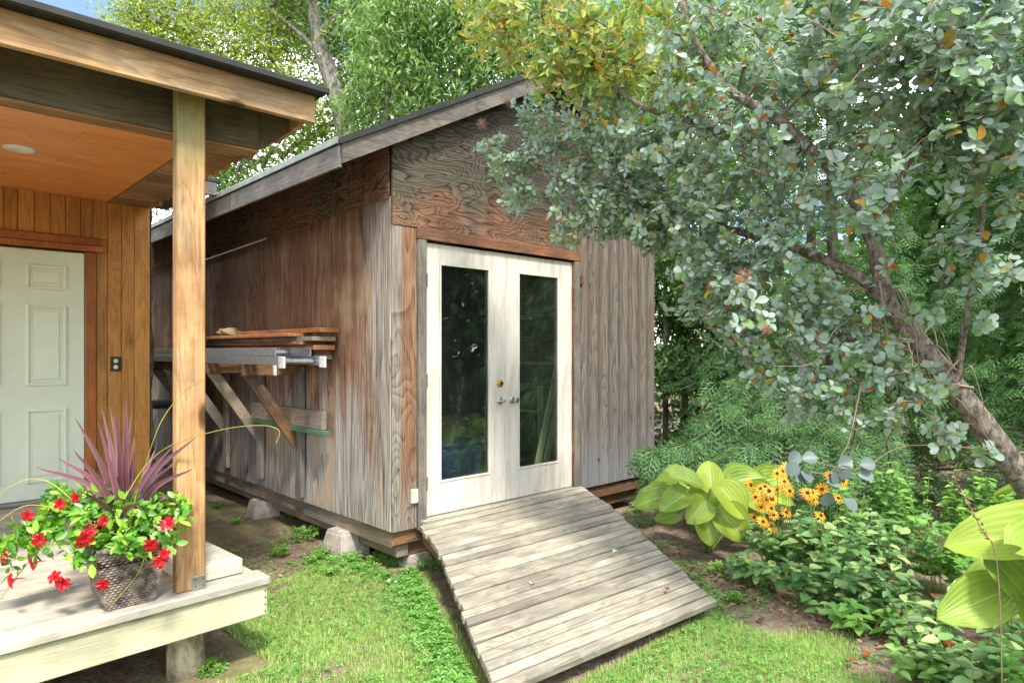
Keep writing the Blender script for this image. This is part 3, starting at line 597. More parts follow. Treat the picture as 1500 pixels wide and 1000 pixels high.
# burlap roll on top
m_b = plain('burlap', '#9c8a6a', .95, noise=.25, nsc=30, bump=.6, spec=.1)
V = []; Fc = []; nr, ns = 14, 18
for j in range(nr):
    t = j/(nr-1); y = -.17+.34*t; rr = .055*(1-abs(2*t-1)**3*.65)*(1+.12*math.sin(7*t+1))
    for k in range(ns): an = 2*math.pi*k/ns; V.append(Vector((rr*1.5*math.cos(an)+.012*math.sin(5*an+9*t), y, rr*.8*math.sin(an)+rr*.8)))
for j in range(nr-1):
    for k in range(ns): Fc.append((j*ns+k, j*ns+(k+1) % ns, (j+1)*ns+(k+1) % ns, (j+1)*ns+k))
Fc += [tuple(range(ns))[::-1], tuple((nr-1)*ns+k for k in range(ns))]
o = mesh_obj('folded_sack', V, Fc, m_b, None, True); x, y = W(2.44, 6.60); o.location = (x, y, 1.744); o.rotation_euler = (0, 0, TH); tag(o, 'crumpled tan sack lying on top of the lumber stack', 'sack')
# aluminium extension ladder, lying flat
LD = thing('ladder', 'silver aluminium extension ladder lying flat on the wall rack', 'ladder', 2.26, 4.62, 1.493)
def chan(a, z, b0, b1, inward):
    box('rail', LD, (a, b0, z), (a+.005, b1, z+.062), M['aluminium'], .001)
    for zz in (z, z+.058): box('rail_flange', LD, (min(a+.0055, a+.0055+inward*.024) if inward > 0 else a-.024, b0, zz), ((a+.0295) if inward > 0 else a-.0005, b1, zz+.004), M['aluminium'], 0)
chan(2.085, 1.495, 4.62, 8.2, 1); chan(2.405, 1.495, 4.66, 8.2, -1)
chan(2.120, 1.562, 4.80, 8.0, 1); chan(2.370, 1.562, 4.74, 8.0, -1)
b = 4.76
while b < 8.1:
    beam('rung', LD, (2.091, b, 1.526), (2.404, b, 1.526), .032, .026, M['aluminium'], .004)
    if b > 4.8: beam('rung', LD, (2.126, b+.06, 1.593), (2.369, b+.06, 1.593), .032, .026, M['aluminium'], .004)
    b += .305
for a in (2.078, 2.398): box('ladder_foot', LD, (a, 4.575, 1.475), (a+.018, 4.66, 1.56), M['plastic_white'], .004)
beam('ladder_foot', LD, (2.08, 4.72, 1.495), (2.08, 4.72, 1.42), .02, .03, M['plastic_white'], .004, up=(0, 1, 0))
# thin pole stored under the eave
t = wboard('metal_rod', (2.52, 5.9, 2.62), (2.56, 8.6, 2.58), .014, .014, M['aluminium'], 'thin pale rod fixed high on the shaded left wall of the shed', 'rod')
# dark shelf and scrap pile at the back between the buildings
t = thing('back_shelf', 'dark wooden shelf on the shed wall far back between the buildings', 'shelf', 2.45, 8.6, 0)
box('shelf_board', t, (2.0, 8.15, 1.44), (2.59, 9.2, 1.47), M['dark_wood']); box('shelf_board', t, (2.0, 8.15, .95), (2.59, 9.2, .98), M['dark_wood'])
for b in (8.2, 9.1): box('leg', t, (2.02, b, -.01), (2.07, b+.05, 1.438), M['dark_wood'])
for i, (z, a, lb) in enumerate([(1.16, 2.1, 'grey scrap board leaning on the back shelf, upper'), (.70, 2.05, 'grey scrap board on the back shelf, lower')]):
    wboard('scrap_board', (a, 8.1, z), (a+.25, 9.1, z+.05), .2, .03, M['grey_rough_a'], lb, 'board', 'scrap boards at the back of the gap')
# ================================================================== PLANT TOOLS
def unit(v): v = np.asarray(v, float); return v/np.maximum(np.linalg.norm(v, axis=-1, keepdims=True), 1e-9)
TPL = {
 'round': ([(0, 0, 0), (.18, .15, .03), (.52, .31, .07), (.84, .27, .03), (1, 0, -.08), (.84, -.27, .03), (.52, -.31, .07), (.18, -.15, .03), (.5, 0, -.03)], [(0, 8, 2, 1), (8, 4, 3, 2), (0, 7, 6, 8), (8, 6, 5, 4)]),
 'ovate': ([(0, 0, 0), (.12, .24, .03), (.42, .30, .04), (.75, .15, .01), (1, 0, -.10), (.75, -.15, .01), (.42, -.30, .04), (.12, -.24, .03), (.45, 0, -.02)], [(0, 8, 2, 1), (8, 4, 3, 2), (0, 7, 6, 8), (8, 6, 5, 4)]),
 'ellipse': ([(0, 0, 0), (.35, .20, .05), (.7, .17, .03), (1, 0, -.06), (.7, -.17, .03), (.35, -.20, .05)], [(0, 3, 2, 1), (0, 5, 4, 3)]),
 'lance': ([(0, 0, 0), (.35, .15, .04), (1, 0, -.08), (.35, -.15, .04)], [(0, 2, 1), (0, 3, 2)]),
 'leaf4': ([(0, 0, 0), (.45, .27, .05), (1, 0, -.03), (.45, -.27, .05)], [(0, 2, 1), (0, 3, 2)]),
 'blade': ([(0, .03, 0), (0, -.03, 0), (.55, -.022, .03), (1, 0, .16), (.55, .022, .03)], [(0, 1, 2, 4), (4, 2, 3)]),
}
v = []; f = []
for k in range(3):                                    # trefoil
    a = math.pi*2/3*k; c_, s_ = math.cos(a), math.sin(a); b0 = len(v)
    for x, y, z in ((0, 0, 0), (.45, .30, .05), (.95, .24, .02), (.88, 0, -.03), (.95, -.24, .02), (.45, -.30, .05)): v.append((x*c_-y*s_, x*s_+y*c_, z))
    f += [(b0, b0+3, b0+2, b0+1), (b0, b0+5, b0+4, b0+3)]
TPL['trefoil'] = (v, f)
v = []; f = []
def _fin(x, y, ang, L_, w):                           # one scale-leaf finger of a cedar spray
    c_, s_ = math.cos(ang), math.sin(ang); b0 = len(v)
    for p, q in ((0, 0), (.4, w), (1, 0), (.4, -w)): v.append((x+L_*p*c_-q*s_, y+L_*p*s_+q*c_, -.10*(x+L_*p)**2-.25*y*y))
    f.append((b0, b0+3, b0+2, b0+1))
_fin(0, 0, 0, 1., .012)
for i in range(11):
    t = .06+i*.082; sg = 1 if i % 2 else -1; L1 = .46*(1-t)**.8+.06; an = sg*.80
    _fin(t, 0, an, L1, .018)
    for j in range(1, 5):
        u = j/5; _fin(t+L1*u*math.cos(an), L1*u*math.sin(an), an-.55*(1 if j % 2 else -1), L1*.42*(1-u*.6), .016)
TPL['spray'] = (v, f)
v = []; f = []
for k in range(5):                                    # small cluster of rounded leaflets for low weeds
    a = math.pi*2/5*k+.2; c_, s_ = math.cos(a), math.sin(a); b0 = len(v)
    for x, y, z in ((.1, 0, 0), (.5, .22, .16), (.9, .16, .12), (1.05, 0, .05), (.9, -.16, .12), (.5, -.22, .16)): v.append((x*c_-y*s_, x*s_+y*c_, z))
    f += [(b0, b0+3, b0+2, b0+1), (b0, b0+5, b0+4, b0+3)]
TPL['weed'] = (v, f)
def fine_leaf(wmax, peak, pinch, fold, tipdrop, n=7):
    """finer blade with midrib fold and smooth outline for leaves seen one by one"""
    v, f = [], []
    for i in range(n+1):
        t = i/n; w = wmax*(math.sin(math.pi*t**peak))**pinch if 0 < i < n else .002; zc = -tipdrop*t*t
        v += [(t, w, zc+fold*w), (t, w*.5, zc+fold*w*.35), (t, 0, zc), (t, -w*.5, zc+fold*w*.35), (t, -w, zc+fold*w)]
    for i in range(n): f += [(5*i+j, 5*i+j+1, 5*i+j+6, 5*i+j+5) for j in range(4)]
    return v, f
TPL['round_f'] = fine_leaf(.34, 1.15, .62, .32, .10); TPL['ovate_f'] = fine_leaf(.30, .66, .8, .25, .14); TPL['ellipse_f'] = fine_leaf(.21, .95, .8, .35, .10); FINE = {'round': 'round_f', 'ovate': 'ovate_f', 'ellipse': 'ellipse_f'}
_tplme = {}
def tpl_mesh(shape, mat):
    k = (shape, mat.name)
    if k not in _tplme:
        V, Fc = TPL[shape]; me = bpy.data.meshes.new('leaf'); me.from_pydata(V, [], Fc); me.materials.append(mat); me.shade_smooth(); me.update(); _tplme[k] = me
    return _tplme[k]
def batch(shape, P, T, N, Ls, wr=1.):
    V, Fc = TPL[shape]; V = np.array(V); n = len(P); T = unit(T); N = N-T*np.sum(N*T, -1, keepdims=True); N = unit(N); B = np.cross(N, T); Ls = np.broadcast_to(Ls, (n,))[:, None, None]
    R_ = P[:, None]+Ls*(V[None, :, :1]*T[:, None]+V[None, :, 1:2]*wr*B[:, None]+V[None, :, 2:]*N[:, None])
    fn = np.array([len(q) for q in Fc]); lp = np.concatenate([np.array(q) for q in Fc]); m = len(V)
    return R_.reshape(-1, 3), np.tile(fn, n), (np.arange(n)[:, None]*m+lp[None]).ravel()
def foliage(parent, shape, P, T, N, Ls, mat, parts=0, wr=1., name='leaf', massname='foliage', smooth=True, pick=None):
    """largest-looking 'parts' leaves as parts of their own, the rest joined"""
    P, T, N = np.asarray(P, float), unit(T), np.asarray(N, float); Ls = np.broadcast_to(Ls, (len(P),)).copy()
    o0 = np.array(ORG[parent.name]) if parent else np.zeros(3); idx = np.zeros(len(P), bool)
    if parts:
        d = P-np.array([0, 0, CAM_Z]); u = d[:, 0]/np.maximum(d[:, 1], .1); w = d[:, 2]/np.maximum(d[:, 1], .1)
        vis = (d[:, 1] > .5) & (np.abs(u) < .79) & (np.abs(w) < .54); sz = np.where(vis, Ls/np.maximum(d[:, 1], .3), 0)+rng.random(len(P))*1e-4
        order = np.argsort(-sz)[:parts]; order = order[sz[order] > .0002]; idx[order] = True
        me = tpl_mesh(FINE.get(shape, shape), mat); Tn = T[idx]; Nn = N[idx]-Tn*np.sum(N[idx]*Tn, -1, keepdims=True); Nn = unit(Nn); Bn = np.cross(Nn, Tn)
        for p, t, nn_, b_, l in zip(P[idx]-o0, Tn, Nn, Bn, Ls[idx]):
            o = bpy.data.objects.new(name, me); COL.objects.link(o); o.parent = parent
            o.matrix_local = Matrix(((t[0]*l, b_[0]*l*wr, nn_[0]*l, p[0]), (t[1]*l, b_[1]*l*wr, nn_[1]*l, p[1]), (t[2]*l, b_[2]*l*wr, nn_[2]*l, p[2]), (0, 0, 0, 1)))
    if (~idx).any():
        V, fn, lp = batch(shape, P[~idx]-o0, T[~idx], N[~idx], Ls[~idx], wr); me = fast_mesh(massname, V, fn, lp, [mat], smooth)
        o = link(massname, me, parent); o['kind'] = 'stuff'; return o
def tubes(chains, seg=5):
    """chains: list of (points (n,3), radii (n,)) -> V, fn, lp"""
    Vs = []; Q = []; off = 0
    for P, R_ in chains:
        P = np.asarray(P, float); n = len(P)
        if n < 2: continue
        T = unit(np.gradient(P, axis=0)); up = np.array([.37, .21, .9]); X = unit(np.cross(T, up)); Y = np.cross(T, X); s = seg if max(R_) > .012 else 3
        a = np.arange(s)*2*math.pi/s; ring = P[:, None]+np.asarray(R_)[:, None, None]*(np.cos(a)[None, :, None]*X[:, None]+np.sin(a)[None, :, None]*Y[:, None])
        Vs.append(ring.reshape(-1, 3)); i = np.arange(n-1)[:, None]*s; k = np.arange(s)[None]; k2 = (k+1) % s
        Q.append(np.stack([i+k, i+k2, i+s+k2, i+s+k], -1).reshape(-1, 4)+off); off += n*s
    Q = np.concatenate(Q); return np.concatenate(Vs), np.full(len(Q), 4), Q.ravel()
def tube_obj(name, parent, chains, mat, seg=5, kind=None):
    o0 = np.array(ORG[parent.name]) if parent else np.zeros(3); V, fn, lp = tubes(chains, seg); o = link(name, fast_mesh(name, V-o0, fn, lp, [mat], True), parent)
    if kind: o['kind'] = kind
    return o
def curve(pts, n=10):
    """smooth polyline through points"""
    P = np.array([tuple(p) for p in pts], float)
    if len(P) == 2: return P[0]+(P[1]-P[0])*np.linspace(0, 1, n)[:, None]
    Q = np.vstack([2*P[0]-P[1], P, 2*P[-1]-P[-2]]); out = []
    for i in range(1, len(Q)-2):
        t = np.linspace(0, 1, n, endpoint=(i == len(Q)-3))[:, None]; a, b, c, d = Q[i-1:i+3]
        out.append(.5*((2*b)+(-a+c)*t+(2*a-5*b+4*c-d)*t**2+(-a+3*b-3*c+d)*t**3))
    return np.vstack(out)
def grow(mains, tips, step=.16, rtip=.0018, power=.5, sag=0., wob=.03):
    """mains: list of (points, r0, r1). Joins every tip to the growing skeleton. Returns main chains, twig chains, tip directions."""
    P = []; par = []; mainid = []
    for pts, r0, r1 in mains:
        c = curve(pts, 6); prev = -1
        for q in c: P.append(q); par.append(prev); prev = len(P)-1
    nm = len(P); cap = nm+len(tips)*14; A = np.zeros((cap, 3)); A[:nm] = P; par = par+[0]*(cap-nm); n = nm
    tips = np.asarray(tips); d0 = np.array([np.min(np.sum((A[:nm]-t)**2, -1)) for t in tips]); order = np.argsort(d0); dirs = np.zeros((len(tips), 3)); count = np.zeros(cap)
    for ti in order:
        t = tips[ti]; dd = np.sum((A[:n]-t)**2, -1); j = int(np.argmin(dd)); dist = math.sqrt(dd[j]); k = int(min(13, max(2, dist/step))); base = A[j].copy()
        mid = (base+t)/2+rng.normal(0, wob, 3)*dist*2+np.array([0, 0, (.12-sag)*dist]); prev = j
        for s in range(1, k+1):
            u = s/k; A[n] = (1-u)**2*base+2*u*(1-u)*mid+u*u*t; par[n] = prev; prev = n; n += 1
        dirs[ti] = unit(t-mid); q = prev
        while q >= 0 and q >= nm: count[q] += 1; q = par[q]
    mch = []
    for pts, r0, r1 in mains:
        c = curve(pts, 6); mch.append((c, np.linspace(r0, r1, len(c))))
    kids = {}
    for i in range(nm, n): kids.setdefault(par[i], []).append(i)
    tw = []
    starts = [(par[i], i) for i in range(nm, n) if par[i] < nm]
    while starts:
        p, i = starts.pop(); ch = [A[p], A[i]]; c0 = count[i]; rr = [rtip*max(c0, 1)**power, rtip*max(c0, 1)**power]
        while i in kids:
            ks = sorted(kids[i], key=lambda q: -count[q])
            for q in ks[1:]: starts.append((i, q))
            i = ks[0]; ch.append(A[i]); rr.append(rtip*max(count[i], 1)**power)
        tw.append((np.array(ch), np.array(rr)))
    return mch, tw, dirs
def blob_points(blobs, dens):
    out = []
    for px, py, D, r in blobs:
        n = max(2, int(dens*r*r*4)); d = unit(rng.normal(size=(n, 3))); rad = r*rng.random(n)**.45; out.append(np.array(at(px, py, D))+d*rad[:, None]*np.array([1, .9, .9]))
    return np.vstack(out)
def rosettes(tips, dirs, k, L_, up=.55, el=.35, jit=.3, lean=None, spread=.0):
    """k leaves round every tip"""
    n = len(tips); D = unit(unit(dirs)*(1-up)+np.array([0, -.15, 1])*up+rng.normal(0, jit, (n, 3))); X = unit(np.cross(D, rng.normal(size=(n, 3)))); Y = np.cross(D, X)
    a = (np.arange(k)*2.4)[None, :]+rng.random((n, 1))*6.28; rad = np.cos(a)[..., None]*X[:, None]+np.sin(a)[..., None]*Y[:, None]
    e = el+rng.normal(0, .25, (n, k, 1)); T = rad*np.cos(e)+D[:, None]*np.sin(e); N = D[:, None]*np.cos(e)-rad*np.sin(e)+rng.normal(0, .22, (n, k, 3))
    P = tips[:, None]+rad*.008-D[:, None]*(rng.random((n, k, 1))*spread); Ls = L_*(.6+.6*rng.random((n, k)))
    return P.reshape(-1, 3), T.reshape(-1, 3), N.reshape(-1, 3), Ls.ravel()

# ================================================================== SMOKE TREE
ST = wthing('smoke_tree', 'large smoke bush leaning in from the right with rounded blue-green leaves', 'tree', (3.05, 3.5, 0))
trunk = [(3.05, 3.5, -.05), (2.95, 3.46, .5), tuple(at(1482, 680, 3.30)), tuple(at(1400, 570, 3.30)), tuple(at(1345, 500, 3.34)), tuple(at(1300, 440, 3.36)), tuple(at(1278, 350, 3.36)), tuple(at(1240, 275, 3.34)), tuple(at(1190, 222, 3.3))]
b1 = [tuple(at(1190, 222, 3.3)), tuple(at(1140, 175, 3.3)), tuple(at(1080, 140, 3.4)), tuple(at(1040, 95, 3.5)), tuple(at(1010, 40, 3.5)), tuple(at(985, -60, 3.5))]
b2 = [tuple(at(1300, 440, 3.36)), tuple(at(1240, 395, 3.4)), tuple(at(1150, 360, 3.6)), tuple(at(1050, 330, 3.9)), tuple(at(960, 300, 4.1)), tuple(at(880, 295, 4.25)), tuple(at(790, 245, 4.35))]
b3 = [tuple(at(1190, 222, 3.3)), tuple(at(1120, 210, 3.5)), tuple(at(1020, 180, 3.8)), tuple(at(930, 150, 4.0)), tuple(at(840, 70, 4.1)), tuple(at(790, 20, 4.1))]
b4 = [tuple(at(1400, 570, 3.30)), tuple(at(1420, 430, 3.1)), tuple(at(1440, 280, 2.95)), tuple(at(1400, 150, 2.8)), tuple(at(1380, 20, 2.7))]
b5 = [tuple(at(1278, 350, 3.36)), tuple(at(1330, 240, 3.0)), tuple(at(1400, 130, 2.8)), tuple(at(1500, 125, 2.7))]
b6 = [tuple(at(1340, 500, 3.34)), tuple(at(1260, 500, 3.3)), tuple(at(1190, 470, 3.3)), tuple(at(1120, 440, 3.5))]
b7 = [(2.95, 3.46, .5), (3.3, 3.0, 1.5), (3.3, 2.6, 2.4), (3.2, 2.3, 3.2)]
mains = [(trunk, .074, .024), (b1, .028, .012), (b2, .030, .009), (b3, .028, .009), (b4, .016, .007), (b5, .017, .007), (b6, .016, .006), (b7, .05, .02)]
blobs_y = [(745, 30, 4.1, .30), (800, 50, 4.1, .36), (865, 40, 4.0, .36), (930, 60, 3.9, .36), (820, 110, 4.15, .25), (900, 120, 4.0, .3), (720, 5, 4.2, .22), (990, 110, 3.8, .25)]
blobs_t = [(724, 212, 4.45, .10), (745, 245, 4.4, .14), (765, 285, 4.4, .13), (800, 215, 4.4, .2), (835, 330, 4.3, .15), (850, 270, 4.3, .22), (870, 190, 4.3, .28), (900, 300, 4.2, .24), (930, 230, 4.1, .3), (955, 310, 4.1, .24), (780, 165, 4.45, .14), (960, 340, 4.1, .16), (900, 335, 4.2, .12)]
blobs_m2 = [(1060, 470, 3.6, .18), (1100, 520, 3.5, .17), (1150, 590, 3.3, .13), (1200, 560, 3.2, .16), (1240, 480, 3.2, .2), (1290, 540, 3.15, .12), (1260, 610, 3.15, .09), (1075, 395, 3.6, .2), (1400, 420, 3.1, .12), (1370, 620, 3.05, .09), (1440, 560, 3.0, .12), (1420, 480, 3.0, .12), (1350, 560, 3.1, .12), (1330, 470, 3.1, .14), (1470, 400, 2.9, .14), (1300, 610, 3.1, .1), (1400, 640, 3.0, .08), (1380, 350, 3.0, .16)]
blobs_m = [(980, 210, 3.8, .36), (1000, 300, 3.8, .32), (1050, 60, 3.5, .42), (1070, 180, 3.5, .42), (1060, 350, 3.7, .36), (1030, 420, 3.8, .26), (1100, 420, 3.5, .3), (1130, 300, 3.4, .4), (1180, 100, 3.2, .46), (1210, 380, 3.25, .3), (1190, 470, 3.3, .24), (1090, 485, 3.5, .2), (1160, 540, 3.3, .15), (1250, 200, 3.1, .42), (1210, 250, 3.6, .4), (1290, 300, 2.9, .24), (1110, 130, 3.9, .4)]
blobs_r = [(1300, 80, 2.8, .42), (1400, 60, 2.7, .42), (1380, 180, 2.7, .36), (1470, 170, 2.7, .34), (1350, 250, 2.9, .26), (1450, 260, 2.8, .22), (1490, 60, 2.5, .34), (1250, 30, 3.0, .42), (1260, 545, 3.2, .18), (1215, 590, 3.2, .10), (1330, 400, 3.15, .14), (1400, 330, 3.0, .16), (1330, 560, 3.1, .07), (1450, 650, 3.0, .05)]
blobs_m = blobs_m+blobs_m2
blobs_o = [(1620, 150, 2.5, .5), (1650, 0, 2.6, .5), (1600, 300, 2.6, .3), (1500, -120, 2.5, .5), (1300, -120, 2.7, .6), (1100, -100, 3.2, .55), (950, -90, 3.7, .5), (1720, 300, 2.4, .5)]
ty, tt, tm, tr_, to = (blob_points(b, d) for b, d in ((blobs_y, 140), (blobs_t, 420), (blobs_m, 180), (blobs_r, 140), (blobs_o, 14)))
def keep_clear(tp, frac=.85):
    """few leaf tips on the open side of the main stems"""
    lines = np.vstack([curve(trunk, 6), curve(b1[:4], 6), curve(b2[:3], 6)]); d = tp[:, None]-lines[None]; off = np.sqrt(d[..., 0]**2+d[..., 2]**2); near = ((off < .13) & (d[..., 1] < .05)).any(1); return tp[~(near & (rng.random(len(tp)) < frac))]
tt, tm, tr_ = keep_clear(tt), keep_clear(tm), keep_clear(tr_)
tips = np.vstack([ty, tt, tm, tr_, to])
mch, tw, dirs = grow(mains, tips, .10, .0016, .45)
for (c, r), nm_ in zip(mch, ['trunk']+['branch']*7): tube_obj(nm_, ST, [(c, r)], M['bark'], 12)
big = sorted(tw, key=lambda q: -q[1][0]*len(q[0]))
for ch in big[:60]: tube_obj('twig', ST, [ch], M['twig'])
tube_obj('twigs', ST, big[60:], M['twig'], kind='stuff')
n1 = len(ty); n2 = n1+len(tt); n3 = n2+len(tm)
foliage(ST, 'ellipse', *rosettes(tips[:n1], dirs[:n1], 6, .070, .35, .45, spread=.07), M['smoke_leaf_yellow'], 40)
foliage(ST, 'round', *rosettes(tips[n1:n2], dirs[n1:n2], 7, .044, .45, .35, spread=.05), M['smoke_leaf'], 30, 1.05)
foliage(ST, 'round', *rosettes(tips[n2:n3], dirs[n2:n3], 9, .044, .5, .25, spread=.06), M['smoke_leaf'], 80, 1.1)
foliage(ST, 'round', *rosettes(tips[n3:], dirs[n3:], 9, .051, .55, .2, spread=.07), M['smoke_leaf'], 150, 1.15)
# large rosettes that stand out, the silvery sprig over the flowers, faded plumes
ros = np.array([tuple(at(*q)) for q in ((1298, 283, 2.75), (1270, 300, 2.75), (1290, 318, 2.75), (1105, 440, 3.0), (1125, 465, 3.0), (1085, 470, 3.0), (1435, 205, 2.5), (1230, 235, 2.9))])
foliage(ST, 'round', *rosettes(ros, np.tile([0, -.9, .5], (len(ros), 1)), 8, .056, .1, .2, .2, spread=.04), M['smoke_leaf'], 64, 1.1)
sp = [(1164, 678), (1183, 672), (1163, 696), (1181, 690), (1177, 706), (1236, 681), (1268, 680), (1240, 701), (1220, 706), (1218, 721), (1244, 731), (1266, 696), (1228, 690)]
sprg = leafmat('smoke_leaf_silver', [(0, '#4f5f58'), (1, '#6b7a74')], trans=.15)
Pp = np.array([tuple(at(x-9, y, 3.0)) for x, y in sp]); Tt = unit(np.stack([rng.normal(.8, .5, len(sp)), rng.normal(0, .2, len(sp)), rng.normal(.1, .7, len(sp))], -1))
foliage(ST, 'round', Pp, Tt, np.tile([0., -.8, .6], (len(sp), 1))+rng.normal(0, .2, (len(sp), 3)), .072, sprg, 20, 1.35)
tube_obj('twig', ST, [(curve([at(1262, 560, 3.15), at(1245, 640, 3.1), at(1232, 668, 3.05), at(1215, 692, 3.0), at(1180, 690, 3.0)], 8), np.linspace(.005, .0018, 33)[:len(curve([(0,0,0)]*5, 8))])], M['twig'])
for _ in range(26):                                   # bare hanging twigs round the lower trunk
    s = trunk[rng.integers(2, 6)]; s = Vector(s)+Vector(rng.normal(0, .04, 3)); e = at(rng.uniform(1120, 1480), rng.uniform(470, 690), rng.uniform(2.95, 3.5)); md = (s+e)/2+Vector((0, 0, rng.uniform(-.05, .22)))
    md2 = s.lerp(e, .8)+Vector(rng.normal(0, .05, 3)); tube_obj('twig', ST, [(curve([s, md, md2, e], 6), np.linspace(rng.uniform(.004, .008), .0012, 18)[:len(curve([(0,0,0)]*4, 6))])], M['twig'])
for x, y, D, r in ((706, 182, 4.5, .045), (1090, 405, 2.9, .045), (745, 150, 4.5, .04), (1122, 482, 2.9, .03)):
    c = np.array(at(x, y, D)); ch = []
    for _ in range(70): d = unit(rng.normal(size=3)); ch.append((np.array([c+d*r*.1, c+d*r*.6+rng.normal(0, .004, 3), c+d*r*rng.uniform(.8, 1.15)]), np.array([.0012, .0010, .0006])))
    tube_obj('plume', ST, ch, M['smoke_plume'])

# ================================================================== TREES BEHIND
def bg_tree(label, base, pts, r0, blobs, dens, shape, mat, L_, k, hang=0., barkm='bark_grey', up=.3, parts=0, group=None, spread=.35, name='tree', cat='tree', forks=()):
    T_ = wthing(name, label, cat, base, group); ms = [([base]+[tuple(at(*q)) for q in pts], r0, r0*.35)]+[([tuple(at(*q)) for q in f_], rr, rr*.4) for f_, rr in forks]
    tp = blob_points(blobs, dens); mc, tw_, dr = grow(ms, tp, .45, .004, .5, wob=.06)
    for i, (c, r) in enumerate(mc): tube_obj('trunk' if i == 0 else 'branch', T_, [(c, r)], M[barkm], 12)
    tube_obj('twigs', T_, tw_, M[barkm], kind='stuff')
    P, T, N, Ls = rosettes(tp, dr, k, L_, up, .1, .4, spread=0); P = P+rng.normal(0, spread*.5, P.shape)*np.array([1, 1, .7])
    if hang: T = unit(T*(1-hang)+np.array([0, 0, -1.])*hang+rng.normal(0, .2, T.shape)); 
    foliage(T_, shape, P, T, N, Ls, M[mat], parts); return T_
bg_tree('thin tree with small yellow-green leaves above the porch roof, partly against blue sky', (*at(330, 514, 13.5)[:2], -.1), [(300, 420, 13.5), (282, 200, 13), (276, 60, 13), (270, -150, 13)], .16,
        [(215, 60, 12, .9), (250, 20, 12, 1.), (300, 80, 12, 1.1), (350, 130, 12, 1.0), (400, 90, 12.5, 1.0), (340, 30, 12, 1.0), (430, 170, 12, .8), (260, 110, 12, .7), (420, 20, 13, .9), (200, 20, 12, .5), (380, -60, 13, 1.3), (260, -80, 13, 1.)], 46, 'leaf4', 'tree_leaf_pale', .075, 16, barkm='bark_grey', group='trees behind the shed',
        forks=[([(285, 240, 13), (330, 150, 12.5), (400, 90, 12.5), (440, 10, 12.5)], .06), ([(282, 200, 13), (240, 110, 12.5), (215, 40, 12)], .05)])
bg_tree('tall grey-trunked tree leaning left above the shed roof, trunk showing between leaves', (*at(560, 514, 12.5)[:2], -.1), [(530, 330, 12.5), (503, 175, 12), (484, 110, 12), (466, 55, 12), (452, -60, 12), (440, -200, 12)], .24,
        [(530, 130, 12.6, 1.), (450, 180, 13, .7), (470, 230, 12.6, .7), (420, 260, 13, .8), (350, 260, 13.5, .8), (300, 265, 14, .7), (560, 50, 12, 1.1), (510, 20, 12.5, 1.), (430, 40, 13.5, .8), (600, 120, 12, 1.), (540, 200, 12, .6), (470, -60, 12, 1.3), (250, 290, 14, .6)], 40, 'leaf4', 'tree_leaf', .10, 16, group='trees behind the shed',
        forks=[([(466, 55, 12), (500, 20, 11.8), (560, -20, 11.5)], .10), ([(484, 110, 12), (450, 60, 12), (390, 10, 12)], .07)])
bg_tree('leafy tree with long drooping bright green leaves just behind the shed ridge', (*at(640, 514, 10.8)[:2], -.1), [(650, 300, 10.8), (566, 230, 10.4), (568, 160, 10.3), (575, 60, 10.3), (580, -100, 10.3)], .10,
        [(560, 90, 10, .7), (600, 40, 10, .8), (650, 80, 10, .8), (700, 50, 10, .8), (610, 140, 10, .6), (670, 130, 10, .6), (730, 110, 9.8, .7), (780, 50, 9.8, .9), (640, 0, 10, .8), (560, 10, 10.3, .7), (520, 150, 10.5, .45), (850, 60, 9.8, .9), (740, -30, 10, 1.), (900, 130, 9.8, .9), (550, 215, 10.4, .45)], 42, 'lance', 'tree_leaf', .125, 18, hang=.5, group='trees behind the shed', spread=.3,
        forks=[([(660, 330, 10.8), (700, 200, 10.4), (672, 60, 10), (665, -40, 10)], .07), ([(600, 330, 10.8), (705, 120, 10), (790, 20, 9.8)], .06)])
bg_tree('tall leafy tree behind the right end of the shed roof, seen through the smoke bush', (*at(1010, 514, 13)[:2], -.1), [(1000, 380, 13), (985, 200, 12.5), (1000, 50, 12), (1010, -80, 12)], .18,
        [(960, 60, 12, 1.2), (1050, 40, 12, 1.2), (1020, 160, 12, 1.1), (930, 170, 12, 1.), (1110, 120, 12, 1.2), (1000, 260, 12, .9), (1080, 250, 12, 1.0), (1180, 40, 12, 1.2), (1010, 350, 13, .8)], 42, 'leaf4', 'tree_leaf', .11, 16, group='trees behind the shed')
# woodland seen through the gap at the right end of the shed
for i, (px, D, r, lb) in enumerate([(975, 9.5, .045, 'thin dark sapling right beside the back corner of the shed'), (1003, 10.5, .06, 'dark slim trunk in the gap, second from the shed wall'), (1025, 9.8, .05, 'slim sapling in the middle of the gap behind the shed'), (1048, 10.2, .05, 'slim sapling at the right side of the gap, before the cedars')]):
    dx = rng.uniform(-12, 12)
    bg_tree(lb, (*at(px, 514, D)[:2], -.1), [(px+dx, 480, D), (px-dx, 400, D), (px+dx, 250, D)], r, [(px+rng.uniform(-20, 20), y, D+rng.uniform(-.4, .6), .38) for y in (300, 380, 430, 470, 520, 545)], 120, 'leaf4', 'dark_leaf', .09, 10, barkm='bark_dark', group='saplings in the gap behind the shed', spread=.2)
far = []
def mass(name, label, lo, hi, n, L_, shape, mat, group=None, gap=True):
    P = rng.random((n, 3))*(np.array(hi)-lo)+lo; P += rng.normal(0, .4, P.shape); k = np.sin(P[:, 0]*1.3+P[:, 1])*np.cos(P[:, 2]*1.1+P[:, 0]*.4) + .8*np.sin(P[:, 0]*.5+2); P = P[k > -.55] if gap else P; P[:, 2] = np.abs(P[:, 2])
    V, fn, lp = batch(shape, P, rng.normal(size=P.shape), rng.normal(size=P.shape)+np.array([0, -.5, .6]), L_*(.6+.8*rng.random(len(P))), 1.); o = link(name, fast_mesh(name, V, fn, lp, [M[mat]])); tag(o, label, cat='woodland', kind='stuff'); return o
